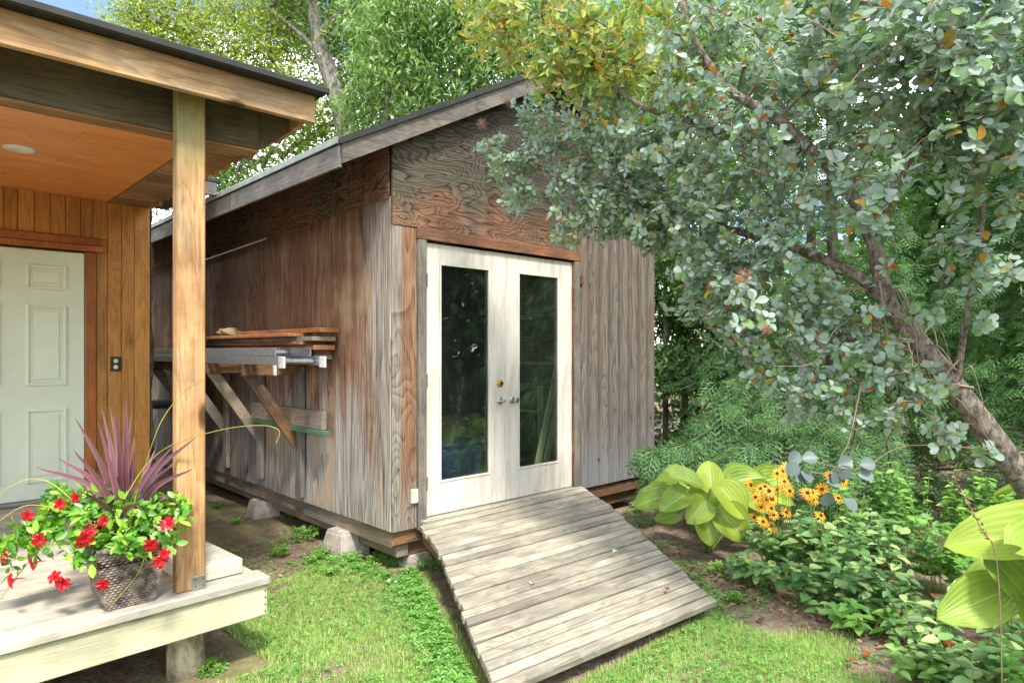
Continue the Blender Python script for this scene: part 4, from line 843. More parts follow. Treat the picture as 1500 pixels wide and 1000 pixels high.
mass('far_woodland', 'distant leafy woodland behind the shed', (-26, 20, 0), (28, 27, 5.5), 45000, .34, 'leaf4', 'tree_leaf')
mass('undergrowth', 'dark undergrowth beyond the gap at the right end of the shed', (2.4, 9., 0), (7, 12, 1.0), 9000, .10, 'leaf4', 'dark_leaf')
mass('far_woodland', 'woodland far to the right of the garden', (10, -8, 0), (14, 20, 8), 60000, .34, 'leaf4', 'dark_leaf', gap=False)

# ================================================================== CEDARS
def cedar(label, x, y, h, r, n, parts, zlo=.2, low=()):
    C_ = wthing('cedar_tree', label, 'tree', (x, y, -.05), 'cedar trees at the right'); tube_obj('trunk', C_, [(curve([(x, y, -.1), (x+.05, y, h*.4), (x, y+.04, h)], 8), np.linspace(.10, .015, 17)[:len(curve([(0,0,0)]*3, 8))])], M['bark_dark'], 10)
    z = zlo+(h-zlo)*rng.random(n)**1.15; az = rng.random(n)*6.283; rr = r*(1-(z/h)**1.6)*(.35+.65*rng.random(n)**.5)*(1+.25*np.sin(az*3+z*2.2)+.18*np.sin(z*7+az)); out = np.stack([np.cos(az), np.sin(az), np.zeros(n)], -1)
    P = np.array([x, y, 0])+out*rr[:, None]; P[:, 2] = z-.18*rr; T = unit(out*.8+np.array([0, 0, -.35])+rng.normal(0, .35, (n, 3))); N = unit(np.array([0, 0, 1.])+out*.5+rng.normal(0, .45, (n, 3)))
    foliage(C_, 'spray', P-T*.1, T, N, .24*(.6+.7*rng.random(n)), M['cedar_leaf'], parts, name='spray', smooth=False)
    br = [(np.array([[x, y, p[2]+.1], (np.array([x, y, p[2]+.1])+p)/2+[0, 0, .05], p]), np.array([.012, .008, .003])) for p in P[rng.choice(n, 60, False)]]; tube_obj('limbs', C_, br, M['bark_dark'], kind='stuff'); return C_
def fronds(C_, lines, dens=42, L_=.22):
    """long low boughs hung with sprays"""
    Ps, Ts, Ns = [], [], []
    for ln in lines:
        c = curve([at(q[0], q[1], q[2]+.45) for q in ln], 12); tube_obj('bough', C_, [(c, np.linspace(.012, .003, len(c)))], M['bark_dark']); m = int(dens*len(ln)); i = np.sort(rng.random(m))*(len(c)-1.01); k = i.astype(int); p = c[k]+(c[k+1]-c[k])*(i-k)[:, None]; t = unit(c[k+1]-c[k])
        sd = np.where(rng.random(m) < .5, -1, 1)[:, None]*unit(np.cross(t, [0, 0, 1.])); Ps.append(p); Ts.append(unit(t*.7+sd*rng.uniform(.1, .9, (m, 1))+np.array([0, 0, -.75])*rng.uniform(.5, 2.2, (m, 1)))); Ns.append(unit(np.array([0, -.75, .65])+rng.normal(0, .25, (m, 3))))
    P, T, N = map(np.vstack, (Ps, Ts, Ns)); foliage(C_, 'spray', P, T, N, L_*(.6+.7*rng.random(len(P))), M['cedar_leaf'], min(120, len(P)), name='spray', smooth=False)
c1 = cedar('cedar with long low boughs sweeping down behind the hosta and yellow flowers', 3.15, 6.6, 5.2, 1.35, 2600, 60, .5)
fronds(c1, [[(1190, 560, 6.2), (1110, 590, 5.9), (1030, 640, 5.6), (945, 660, 5.4)], [(1200, 590, 6.0), (1130, 620, 5.7), (1060, 665, 5.4), (1010, 690, 5.3)], [(1220, 560, 6.0), (1160, 610, 5.5), (1100, 650, 5.2), (1060, 690, 5.1)], [(1250, 580, 5.8), (1200, 630, 5.3), (1170, 670, 5.1), (1130, 700, 5.0)],
            [(1260, 600, 5.6), (1250, 650, 5.2), (1230, 690, 5.0), (1210, 730, 4.9)], [(1160, 540, 6.2), (1090, 545, 6.0), (1060, 590, 5.8), (1020, 620, 5.7)], [(1290, 600, 5.6), (1300, 650, 5.2), (1310, 700, 5.0), (1320, 740, 4.9)], [(1120, 600, 6.), (1060, 620, 5.7), (1000, 655, 5.5), (965, 680, 5.4)], [(1180, 500, 6.2), (1150, 540, 5.9), (1120, 590, 5.7)]], 34, .31)
c2 = cedar('dense cedar right behind the smoke bush trunk near the right edge', 4.95, 5.9, 5.6, 1.35, 3000, 110, .3)
cedar('cedar at the far right edge, nearest of the row', 5.0, 3.2, 5.0, 1.15, 1500, 20, .3)
cedar('taller cedar standing behind the others in the middle of the row', 3.7, 8.3, 6.5, 1.5, 1700, 20, .6)
cedar('cedar beyond the right edge of the view, fifth in the row', 5.3, 1.6, 5.5, 1.5, 1100, 0, .3)
cedar('cedar well to the right of the lawn, reflected in the door glass', 6.4, -.8, 5.5, 1.6, 1100, 0, .3)
cedar('cedar at the back of the row, right of the tallest one', 5.6, 6.6, 6.5, 1.6, 1200, 0, .3)
# ================================================================== HOSTAS
def hostamat():
    n = NT('hosta_leaf'); uv = n.n('ShaderNodeUVMap').outputs[0]; u, v_, _ = n.sep(uv); r = n.rnd(); P = n.obj()
    c = n.mix(r, lin('#6d8f38'), lin('#a3b646')); c = n.mix(n.smooth(n.noise(P, 9, 3), .45, .7, 0., .5), c, lin('#a9c052')); c = n.mix(n.smooth(n.noise(P, 22, 4), .66, .74), c, lin('#8f8a44'))
    rib = n.math('SINE', n.math('MULTIPLY', u, 62.)); c = n.mix(n.math('MULTIPLY', n.smooth(rib, .4, 1.), .22), c, lin('#7c9030')); c = n.mix(n.smooth(n.math('ABSOLUTE', n.math('SUBTRACT', u, .5)), .0, .02, .6, 0.), c, lin('#cfd986'))
    n.set(c, .42, n.bump(n.math('ADD', n.math('MULTIPLY', rib, .5), n.noise(P, 60, 2)), .5, .003), spec=.4)
    tr = n.n('ShaderNodeBsdfTranslucent'); n.put(tr.inputs['Color'], c); ms = n.n('ShaderNodeMixShader'); ms.inputs[0].default_value = .28; n.put(ms.inputs[1], n.b.outputs[0]); n.put(ms.inputs[2], tr.outputs[0]); n.put(n.out.inputs['Surface'], ms.outputs[0]); return n.m
M['hosta'] = hostamat()
def broad_leaf(parent, base, tipdir, nrm, L_, wr, droop, cup, mat, name='leaf', wave=.0, side=0.):
    """heart-shaped blade: grid along the midrib with curved veins, folded, cupped and drooping"""
    o0 = Vector(ORG[parent.name]); T = Vector(tipdir).normalized(); N = Vector(nrm); N = (N-T*N.dot(T)).normalized(); B = N.cross(T); nu, nv = 12, 14; V = []; uvs = []; ph = random.uniform(0, 6)
    for j in range(nv+1):
        t = j/nv; w = wr*.5*(max(0, math.sin(math.pi*min(1, t**.70))))**.60*(1.05-.12*t); 
        if j == nv: w = 0.0005
        if j == 0: w = wr*.10
        for i in range(nu+1):
            s = i/nu*2-1; back = -.13*(abs(s)**1.3)*(1-t)**4*1.2                       # lobes behind the stalk
            x = t+back*(1 if t < .5 else 0)+.0; y = s*w; z = cup*(abs(y)**1.4)*1.6-droop*t*t-.10*abs(s)**.5*w*0+wave*math.sin(t*9+ph+s*2)*abs(s)+side*y
            V.append(Vector(base)-o0+(T*x+B*y+N*z)*L_); uvs.append((i/nu, t))
    Fc = [(j*(nu+1)+i, j*(nu+1)+i+1, (j+1)*(nu+1)+i+1, (j+1)*(nu+1)+i) for j in range(nv) for i in range(nu)]
    o = mesh_obj(name, V, Fc, mat, parent, True); ul = o.data.uv_layers.new(name='UVMap')
    for lp in o.data.loops: ul.data[lp.index].uv = uvs[lp.vertex_index]
    return o
def hosta(label, base, leaves, wr=.8):
    H = wthing('hosta', label, 'plant', base, 'lime green hostas')
    for px, py, D, ang, Lpx, wr_, n in leaves:
        L_ = Lpx*D/F; a = math.radians(ang); nv = (Vector(n)+Vector((random.uniform(-.25, .25), random.uniform(-.35, .15) if D > 4 else -.1, 0))).normalized(); T = Vector((math.cos(a), 0, math.sin(a))); T = (T-nv*T.dot(nv)); T.normalize(); c = at(px, py, D); b = c-T*L_*.5
        broad_leaf(H, b, T, nv, L_*(.88 if D > 4 else .90), wr_*(1.15 if D > 4 else 1.0), random.uniform(.08, .22), random.uniform(.25, .5), M['hosta'], wave=random.uniform(.015, .04), side=random.uniform(-.25, .25))
        s = Vector(base)+Vector((random.uniform(-.05, .05), random.uniform(-.05, .05), 0)); mid = s.lerp(b, .55)+Vector((0, 0, .10)); c_ = curve([s, mid, b+T*.01], 6); tube_obj('stalk', H, [(c_, np.linspace(.008, .004, len(c_)))], M['stem_green'])
    return H
fr = (0, -.62, .78); hosta('broad lime green hosta between the ramp and the yellow flowers', (*at(1035, 514, 5.35)[:2], 0), [
    (1039, 690, 5.25, 92, 50, .78, (0, -.85, .35)), (1096, 699, 5.25, 12, 62, .72, (-.1, -.8, .6)), (1010, 703, 5.05, -28, 60, .62, (.1, -.55, .85)), (976, 702, 5.4, 150, 50, .75, (-.1, -.6, .7)), (950, 733, 5.2, 192, 62, .62, (-.2, -.6, .8)),
    (984, 736, 4.95, 222, 58, .7, (-.1, -.75, .7)), (1018, 752, 4.95, 228, 50, .85, (0, -.8, .6)), (1042, 742, 5.05, 190, 36, .8, (.1, -.5, .9)), (1077, 738, 4.95, -62, 62, .85, (.15, -.8, .6)), (1078, 772, 4.95, -52, 62, .82, (.2, -.85, .5)),
    (1038, 780, 4.95, -80, 50, .9, (0, -.9, .45)), (974, 757, 5.15, 200, 40, .7, (-.1, -.7, .6)), (1128, 712, 5.3, -10, 45, .6, (.2, -.7, .6)), (1150, 732, 5.2, -20, 40, .5, (.3, -.6, .7)), (1110, 758, 5.2, -30, 46, .7, (.2, -.8, .5)), (1135, 700, 5.3, 15, 60, .75, (0, -.8, .6)), (1118, 735, 5.1, -45, 56, .8, (.1, -.8, .5)), (965, 715, 5.3, 160, 50, .7, (-.1, -.6, .8)), (1020, 725, 5.3, 200, 50, .7, (0, -.7, .7)),
    (1060, 712, 5.4, 60, 44, .7, (0, -.8, .5)), (1000, 722, 5.5, 120, 50, .7, (0, -.7, .6)), (1048, 765, 5.3, -70, 50, .8, (0, -.9, .4)), (1095, 745, 5.4, -20, 50, .8, (.1, -.8, .5))])
hosta('hosta with very large lime leaves at the right edge of the bed', (*at(1560, 514, 2.9)[:2], 0), [
    (1462, 784, 2.6, 165, 168, .64, (-.15, -.62, .8)), (1452, 846, 2.75, 172, 150, .6, (-.2, -.35, .95)), (1420, 886, 2.6, 205, 130, .62, (-.2, -.7, .75)), (1502, 868, 2.55, -65, 110, .9, (0, -.8, .6)), (1560, 800, 2.5, 10, 150, .7, (0, -.6, .8)), (1600, 880, 2.4, -30, 150, .7, (.2, -.7, .7)), (1540, 930, 2.6, -80, 120, .8, (0, -.8, .6))])
hh = [(0, 0, 0)]
H3 = wthing('hosta', 'hosta clump just outside the view, mirrored in the left glass door pane', 'plant', (5.2, 3.1, 0), 'lime green hostas')
H3.location = (4.05, 4.6, 0); ORG[H3.name] = Vector(H3.location)
for k in range(16):
    a = k*2.4; r = .25+.25*(k/16); b = Vector(H3.location)+Vector((math.cos(a)*r, math.sin(a)*r, .62-.03*k)); d = Vector((math.cos(a), math.sin(a), -.25)); broad_leaf(H3, b, d, (math.cos(a)*.3, math.sin(a)*.3, 1), .46, .8, .2, .4, M['hosta'])
    c_ = curve([Vector(H3.location), Vector(H3.location).lerp(b, .6)+Vector((0, 0, .1)), b], 6); tube_obj('stalk', H3, [(c_, np.linspace(.009, .005, len(c_)))], M['stem_green'])

# ================================================================== FLOWERS AND LEAFY PLANTS
def leafy(label, x, y, h, r, stems, pairs, L_, mat, shape='ovate', parts=400, name='leafy_plant', cat='plant', group='leafy plants in the bed', lean=(0, 0)):
    B_ = wthing(name, label, cat, (x, y, 0), group); P, T, N, Ls, ch = [], [], [], [], []
    for s in range(stems):
        a = random.uniform(0, 6.28); rr = r*math.sqrt(random.random()); hz = h*random.uniform(.6, 1.05); b = np.array([x+rr*.35*math.cos(a), y+rr*.35*math.sin(a), -.01]); e = np.array([x+rr*math.cos(a)+lean[0]*h, y+rr*math.sin(a)+lean[1]*h, hz]); c = curve([b, (b+e)/2+np.array([0, 0, hz*.12]), e], 6); ch.append((c, np.linspace(.0035, .0015, len(c))))
        for k in range(pairs):
            t = (.25+.75*(k+1)/pairs)*(len(c)-1); i = min(int(t), len(c)-2); p = c[i]+(c[i+1]-c[i])*(t-i); az = k*1.57+a
            for sd in (0, math.pi):
                q = az+sd+random.uniform(-.4, .4); d = np.array([math.cos(q), math.sin(q), random.uniform(-.35, .35)]); P.append(p); T.append(d); N.append(np.array([0, -.25, 1.])+d*.25+rng.normal(0, .2, 3)); Ls.append(L_*random.uniform(.6, 1.15)*(1.1-.35*(k+1)/pairs))
    tube_obj('stems', B_, ch, M['stem_green']); foliage(B_, shape, P, T, N, Ls, M[mat], parts); return B_
def flower_y(parent, p, d, s):
    d = Vector(d).normalized(); X = d.orthogonal().normalized(); Y = d.cross(X); V = []; Fc = []; o0 = ORG[parent.name]; n = 13
    for k in range(n):
        a = 6.283*k/n+random.uniform(-.1, .1); r = X*math.cos(a)+Y*math.sin(a); sd = d.cross(r); b = len(V); dr = random.uniform(.1, .5)
        for u, w, z in ((.18, .05, 0), (.18, -.05, 0), (.62, -.11, -.12*dr), (.62, .11, -.12*dr), (1, 0, -.6*dr)): V.append(Vector(p)-o0+(r*u+sd*w+d*z)*s)
        Fc += [(b, b+1, b+2, b+3), (b+3, b+2, b+4)]
    o = mesh_obj('flower', V, Fc, M['yellow_petal'], parent); V = []; Fc = []
    for j, (r, z) in enumerate(((.24, -.02), (.25, .10), (.17, .22), (.02, .27))):
        for k in range(8): a = 6.283*k/8; V.append(Vector(p)-o0+(X*math.cos(a)*r+Y*math.sin(a)*r+d*z)*s)
    Fc = [(j*8+k, j*8+(k+1) % 8, (j+1)*8+(k+1) % 8, (j+1)*8+k) for j in range(3) for k in range(8)]; mesh_obj('flower_center', V, Fc, M['cone'], o, True)
M['cone'] = plain('flower_cone', '#4a2413', .8, noise=.3)
fl = [(795, 310), (845, 285), (875, 290), (665, 365), (715, 385), (755, 395), (795, 390), (840, 375), (855, 395), (700, 440), (745, 435), (770, 435), (715, 475), (765, 480), (840, 500), (778, 512), (725, 545), (768, 568), (950, 415), (970, 435), (942, 405), (1015, 385), (1055, 320), (1092, 430), (1008, 515), (682, 525), (1115, 345), (735, 375), (820, 300), (690, 425), (830, 350), (965, 405)]
fl = [(900+x/3.333, 600+y/3.333) for x, y in fl]
for ci, (cx, cy, sel, lb) in enumerate([(4.75, 1145, [p for p in fl if p[0] < 1165], 'left clump of yellow black-eyed susans beside the hosta, most of the blooms'), (4.55, 1215, [p for p in fl if p[0] >= 1165], 'right clump of yellow black-eyed susans with fewer scattered blooms')]):
    bx, by = at(cy, 514, cx)[:2]; B_ = leafy(lb, bx, by, .42, .34, 20 if ci == 0 else 22, 5, .115, 'plant_leaf', name='black_eyed_susan', cat='flowers', group='black-eyed susans'); ch = []
    for p in sel:
        q = at(p[0], p[1], cx-.15+random.uniform(-.12, .12)); b = Vector((bx+(q.x-bx)*.4, by+(q.y-by)*.4, 0)); c = curve([b, b.lerp(q, .55)+Vector((0, 0, .04)), q], 7); ch.append((c, np.linspace(.003, .0018, len(c)))); flower_y(B_, q, (random.uniform(-.5, .5), -.65, random.uniform(.2, .9)), .052*random.uniform(.85, 1.1))
    tube_obj('flower_stems', B_, ch, M['stem_green'])
spots = [(1105, 4.55, .20, .22, 'plant_leaf', 'low dark leafy plant at the left foot of the yellow flowers'), (1175, 4.25, .26, .24, 'plant_leaf', 'broad-leaved plant right in front of the yellow flowers'), (1250, 4.15, .34, .26, 'plant_leaf', 'taller leafy plant to the right of the yellow flowers'),
         (1305, 3.95, .32, .25, 'plant_leaf', 'dark leafy plant in the middle of the bed edge'), (1262, 3.75, .18, .2, 'plant_leaf_light', 'small light green plant at the lawn edge of the bed'), (1345, 3.6, .26, .22, 'plant_leaf', 'leafy plant left of the right hosta, at its foot'),
         (1335, 4.4, .48, .3, 'plant_leaf', 'tall leafy plant halfway between flowers and right hosta'), (1395, 4.3, .50, .3, 'plant_leaf_light', 'light green shrubby plant behind the right hosta leaf'), (1425, 3.05, .30, .22, 'plant_leaf', 'leafy plant under the big right hosta leaves'),
         (1385, 3.25, .22, .18, 'plant_leaf', 'small leafy plant among brown leaves by the right hosta'), (1470, 2.8, .35, .22, 'plant_leaf_light', 'leafy plant at the bottom right corner'), (1440, 4.8, .70, .35, 'plant_leaf_light', 'pale shrub below the leaning trunk'),
         (1350, 5.1, .70, .35, 'plant_leaf_light', 'light green shrub behind the yellow flowers, toward the trunk'), (1275, 5.1, .62, .3, 'plant_leaf_light', 'upright light green plant just behind the right yellow blooms'), (1490, 3.4, .5, .3, 'plant_leaf', 'dark leafy plant at the right edge beside the hosta'),
         (1400, 2.75, .22, .2, 'plant_leaf', 'low leafy plant at the bottom edge, left of the corner plant'), (1215, 3.95, .14, .18, 'plant_leaf', 'low plant at the very front of the flower bed'), (1300, 4.75, .5, .3, 'plant_leaf', 'dark leafy plant at the back of the bed under the cedar'),
         (1340, 3.2, .16, .18, 'plant_leaf_light', 'small pale plant on the bare soil near the lawn edge')]
for px, D, h, r, m, lb in spots:
    x, y = at(px, 514, D)[:2]; leafy(lb, x, y, h, r, int(7+20*r), 3+int(h*6), random.uniform(.085, .125) if m == 'plant_leaf' else random.uniform(.07, .10), m)
# yellow hose coil inside the shed
hz = bpy.data.objects['coiled_hose']; cc = Vector(hz.location); th_ = np.linspace(0, 6.283*4, 130); rr_ = .17+.012*np.sin(th_*3.3); M['hose'] = plain('yellow_hose', '#c9b62f', .4)
tube_obj('hose', None, [(np.stack([rr_*np.cos(th_), rr_*np.sin(th_), .012+.012*th_/6.283+.006*np.sin(th_*2.1)], -1), np.full(130, .009))], M['hose'], 8).parent = hz
# withered spike of the right hosta
t = wthing('seed_stalk', 'dry leaning seed stalk rising in front of the right hosta leaf', 'plant', (*at(1470, 514, 2.5)[:2], 0)); c = curve([Vector(t.location), at(1462, 840, 2.45), at(1435, 770, 2.4), at(1398, 700, 2.4)], 10); tube_obj('stem', t, [(c, np.linspace(.003, .0015, len(c)))], M['twig'])
k = len(c); P = c[k//2:]; P = np.repeat(P, 5, 0)+rng.normal(0, .004, (len(P)*5, 3)); foliage(t, 'leaf4', P, rng.normal(size=P.shape), rng.normal(size=P.shape), .014, M['litter'], name='seed_pod', massname='seed_pods')

# weeds along the shed
wl = [(400, 740, .10, 'leafy weed by the shed skirt, farthest back'), (424, 762, .09, 'small bright weed between the two concrete piers'), (432, 792, .13, 'biggest weed clump left of the near concrete pier'), (450, 790, .12, 'bushy weed right against the near concrete pier, on its left'), (412, 812, .07, 'low weed in the soil left of the near concrete pier, in front'), (470, 818, .08, 'weed in front of the near concrete pier, at its left corner'),
      (517, 822, .08, 'weed in front of the near concrete pier, at its right side'), (486, 842, .05, 'flat weed rosette on the grass before the near pier'), (551, 824, .08, 'weed under the shed skirt between pier and corner'), (572, 828, .09, 'weed clump just left of the shed corner'), (594, 826, .12, 'upright weed growing in front of the shed corner'), (630, 836, .10, 'weed tuft between the shed corner and the ramp'),
      (318, 745, .08, 'shaded weed beside the deck'), (345, 768, .06, 'pale weed in the bare soil by the deck'), (385, 850, .04, 'flat weed at the deck corner'), (455, 735+90, .05, 'tiny weed on the soil, left of center'),
      (915, 722, .12, 'bright weed against the shed skirt right of the ramp'), (942, 770, .13, 'feathery weed between the ramp and the hosta'), (936, 745, .08, 'small weed under the left hosta leaves'), (1055, 838, .07, 'clover clump touching the right side of the ramp'), (1090, 850, .08, 'clover clump a step right of the ramp'), (1075, 880, .05, 'low weed beyond the ramp corner'), (310, 985, .07, 'weed at the foot of the log')]
for px, py, h, lb in wl:
    D = CAM_Z*F/(py-HY); x, y = at(px, 514, D)[:2]; B_ = wthing('weed', lb, 'weed', (x, y, 0), 'weeds'); n = int(14+160*h); a = rng.random(n)*6.28; r = h*.9*np.sqrt(rng.random(n)); P = np.stack([x+r*np.cos(a), y+r*np.sin(a), h*rng.random(n)*(1-.4*r/h)+.01], -1)
    ch = [(np.array([[x+(p[0]-x)*.4, y+(p[1]-y)*.4, -.01], p]), np.array([.0016, .001])) for p in P]; tube_obj('stems', B_, ch, M['stem_green']); foliage(B_, 'weed', P, np.stack([np.cos(a), np.sin(a), 0*a+.1], -1), np.array([0, -.2, 1.])+rng.normal(0, .3, (n, 3)), .030*(.6+.6*rng.random(n)), M['plant_leaf_light' if h < .1 else 'clover'])

# ================================================================== LAWN
def in_ramp(x, y):
    a = CA*x+SA*y; b = -SA*x+CA*y; t = (b-2.1)/(3.93-2.1); l = 1.90+(2.80-1.90)*t; r = 3.60+(4.62-3.60)*t; return (b > 2.06) & (b < 4.0) & (a > l-.0) & (a < r+.0)
def snoise(x, y, s=1.): return (np.sin(x*2.1*s+1.7*np.sin(y*1.3*s))+np.sin(y*2.7*s+1.3*np.sin(x*1.9*s+2)))*.5
def lawn_mask(x, y):
    a = CA*x+SA*y; b = -SA*x+CA*y; n = snoise(x, y, 2.)*.12+snoise(x, y, 6.)*.06
    m = ((b < 3.93+n) | (a < 2.58)) & (b < 4.62-.36*np.clip(2.4-a, 0, 1.2)+n*1.5) & (x < 1.30+(4.35-y)*.40+n*2.2+rng.normal(0, .06, x.shape)) & (y > 1.2)
    m &= ~((a < 1.42) & (b > 3.22)); m &= ~(in_ramp(x-.06, y) & in_ramp(x+.06, y)); return m
N_ = 560000; x = rng.uniform(-2.6, 2.6, N_); y = rng.uniform(1.5, 5.2, N_); m = lawn_mask(x, y); vis = (np.abs(x/y) < .85) | (y < 2.5)
thin = snoise(x+5, y, 3.3)+snoise(x, y+3, 8.)*.7+rng.normal(0, .5, N_); m &= vis & (thin > -.95); x, y = x[m], y[m]; n = len(x); P = np.stack([x, y, ground_h(x, y)-.002], -1); a = rng.random(n)*6.28; ti = rng.uniform(.25, .95, n); T = np.stack([np.cos(a)*ti, np.sin(a)*ti, np.ones(n)*.7], -1)
V, fn, lp = batch('blade', P, T, np.stack([-np.cos(a), -np.sin(a), np.ones(n)], -1), .020+.028*rng.random(n)*(1+.5*snoise(x, y, 1.5)), 1.1); o = link('lawn_grass', fast_mesh('lawn_grass', V, fn, lp, [M['grass']])); tag(o, 'short patchy sunlit lawn grass', kind='stuff', cat='grass')
N_ = 60000; x = rng.uniform(-2.6, 3.4, N_); y = rng.uniform(1.6, 5.6, N_); aa = CA*x+SA*y; bb = -SA*x+CA*y
den = np.where(lawn_mask(x, y), .55+.5*snoise(x+2, y, 2.4), 0.); edge = in_ramp(x+.16, y+.02) | in_ramp(x-.18, y) ; den = np.where(edge & ~in_ramp(x, y), .95, den); soil = (~lawn_mask(x, y)) & ~in_ramp(x, y) & (snoise(x, y, 3.)+.8*snoise(x, y, 9.) > .1); den = np.where(soil, .42, den)
den = np.where((aa < 1.46) & (bb > 3.2), 0, den); den = np.where((aa > 2.62) & (bb > 3.98) & (aa < 5.85), 0, den); den = np.where(in_ramp(x, y), 0, den); k = rng.random(N_) < den; x, y = x[k], y[k]; n = len(x); a = rng.random(n)*6.28; P = np.stack([x, y, ground_h(x, y)+rng.uniform(.012, .035, n)], -1)
V, fn, lp = batch('trefoil', P, np.stack([np.cos(a), np.sin(a), 0*a], -1)+rng.normal(0, .15, (n, 3)), np.array([0, 0, 1.])+rng.normal(0, .28, (n, 3)), .009+.010*rng.random(n)); o = link('clover', fast_mesh('clover', V, fn, lp, [M['clover']])); tag(o, 'clover and small weeds spread over lawn and soil', kind='stuff', cat='ground cover')
gv = []                                               # lusher weeds hugging the ramp and the shed foot
for _ in range(1500):
    u = rng.random()
    if u < .55: b = rng.uniform(2.15, 3.95); t = (b-2.1)/1.83; a = 1.90+.90*t-.03-abs(rng.normal(0, .11))
    elif u < .8: b = rng.uniform(2.1, 3.6); t = (b-2.1)/1.83; a = 3.62+1.0*t+.03+abs(rng.normal(0, .15))
    elif u < .93: a = 2.60-abs(rng.normal(0, .12)); b = rng.uniform(3.95, 4.9)
    else: a = rng.uniform(4.8, 5.8); b = 3.95-abs(rng.normal(0, .08))
    gv.append((*W(a, b), rng.uniform(.01, .06)))
gv = np.array(gv); n = len(gv); a = rng.random(n)*6.28; V, fn, lp = batch('weed', gv, np.stack([np.cos(a), np.sin(a), 0*a], -1), np.array([0, -.1, 1.])+rng.normal(0, .25, (n, 3)), .018+.018*rng.random(n)); o = link('ground_cover', fast_mesh('ground_cover', V, fn, lp, [M['clover']])); tag(o, 'low weeds hugging the ramp sides and the shed foot', kind='stuff', cat='ground cover')
N_ = 1300; x = rng.uniform(1.0, 2.9, N_); y = 4.7-1.05*(x-1.3)+rng.normal(0, .22, N_); k = ~in_ramp(x, y) & (y > 2.4); x, y = x[k], y[k]; n = len(x)
V, fn, lp = batch('ovate', np.stack([x, y, ground_h(x, y)+.008+.02*rng.random(n)], -1), rng.normal(size=(n, 3))*[1, 1, .2], np.array([0, 0, 1.])+rng.normal(0, .5, (n, 3)), .015+.05*rng.random(n)**3); o = link('leaf_litter', fast_mesh('leaf_litter', V, fn, lp, [M['litter']])); tag(o, 'brown dead leaves along the edge of the bed', kind='stuff', cat='litter')
N_ = 2600; x = rng.uniform(-1.8, 4.5, N_); y = rng.uniform(2.4, 7, N_); k = ~in_ramp(x, y) & ~lawn_mask(x, y) | (rng.random(N_) < .10); k &= ~in_ramp(x, y); aa = CA*x+SA*y; bb = -SA*x+CA*y; k &= ~((aa < 1.45) & (bb > 3.2)) & ~((aa > 2.6) & (bb > 3.98) & (aa < 5.85)); x, y = x[k], y[k]; n = len(x)
V, fn, lp = batch('leaf4', np.stack([x, y, ground_h(x, y)+.006+.012*rng.random(n)], -1), rng.normal(size=(n, 3))*[1, 1, .15], np.array([0, 0, 1.])+rng.normal(0, .35, (n, 3)), .012+.035*rng.random(n)**2); o = link('leaf_litter', fast_mesh('leaf_litter', V, fn, lp, [M['litter']])); tag(o, 'dry leaf and bark litter on the soil', kind='stuff', cat='litter')
N_ = 5000; x = rng.uniform(-1.8, 3.4, N_); y = rng.uniform(2.6, 7, N_); k = ~in_ramp(x, y); x, y = x[k], y[k]; n = len(x); V, fn, lp = batch('leaf4', np.stack([x, y, ground_h(x, y)+.004], -1), rng.normal(size=(n, 3))*[1, 1, .6], rng.normal(size=(n, 3))+[0, 0, 1], .004+.009*rng.random(n)); 
o = link('soil_crumbs', fast_mesh('soil_crumbs', V, fn, lp, [M['litter']])); tag(o, 'crumbs of soil and small stones', kind='stuff', cat='soil')
fm = {'rust': leafmat('fallen_rust', [(0, '#8f4c2c'), (1, '#a85a32')], trans=.1), 'pale': leafmat('fallen_pale', [(0, '#cdbf8c'), (1, '#d8cfa5')], trans=.1), 'brown': leafmat('fallen_brown', [(0, '#6f4632'), (1, '#7f5238')], trans=.1)}
for px, py, z, s, m, lb in [(917, 783, .30, .045, 'rust', 'small rust leaf lying near the right edge of the ramp'), (778, 856, .22, .045, 'pale', 'curled pale leaf lying in the middle of the ramp'), (905, 806, .26, .035, 'pale', 'tiny pale leaf on the ramp left of the rust one'), (978, 865, .17, .04, 'brown', 'brown leaf near the bottom right of the ramp'), (1262, 910, .02, .11, 'rust', 'large rust brown leaf curled on the soil by the bed edge'),
                            (1370, 870, .10, .12, 'brown', 'curled brown leaf in the plants left of the right hosta'), (1365, 930, .05, .13, 'rust', 'long dry leaf under the right hosta'), (585, 860, .02, .05, 'pale', 'small pale leaf on the grass near the shed corner'), (570, 856, .02, .04, 'brown', 'small dark leaf on the grass near the shed corner'), (1248, 968, .02, .04, 'rust', 'little rust leaf on the lawn at lower right'), (1275, 955, .02, .05, 'rust', 'rust leaf on bare soil right of the lawn'), (1462, 955, .06, .13, 'brown', 'brown curled leaf in the plants at the bottom right')]:
    D = (CAM_Z-z)*F/(py-HY); p = at(px, py, D); o = link('fallen_leaf', tpl_mesh('round', fm[m]).copy()); o.location = p+Vector((0, 0, .004)); o.scale = (s*1.3, s*1.2, s*2.2); o.rotation_euler = (random.uniform(-.15, .15), random.uniform(-.15, .15), random.uniform(0, 6)); tag(o, lb, 'leaf', 'fallen leaves')

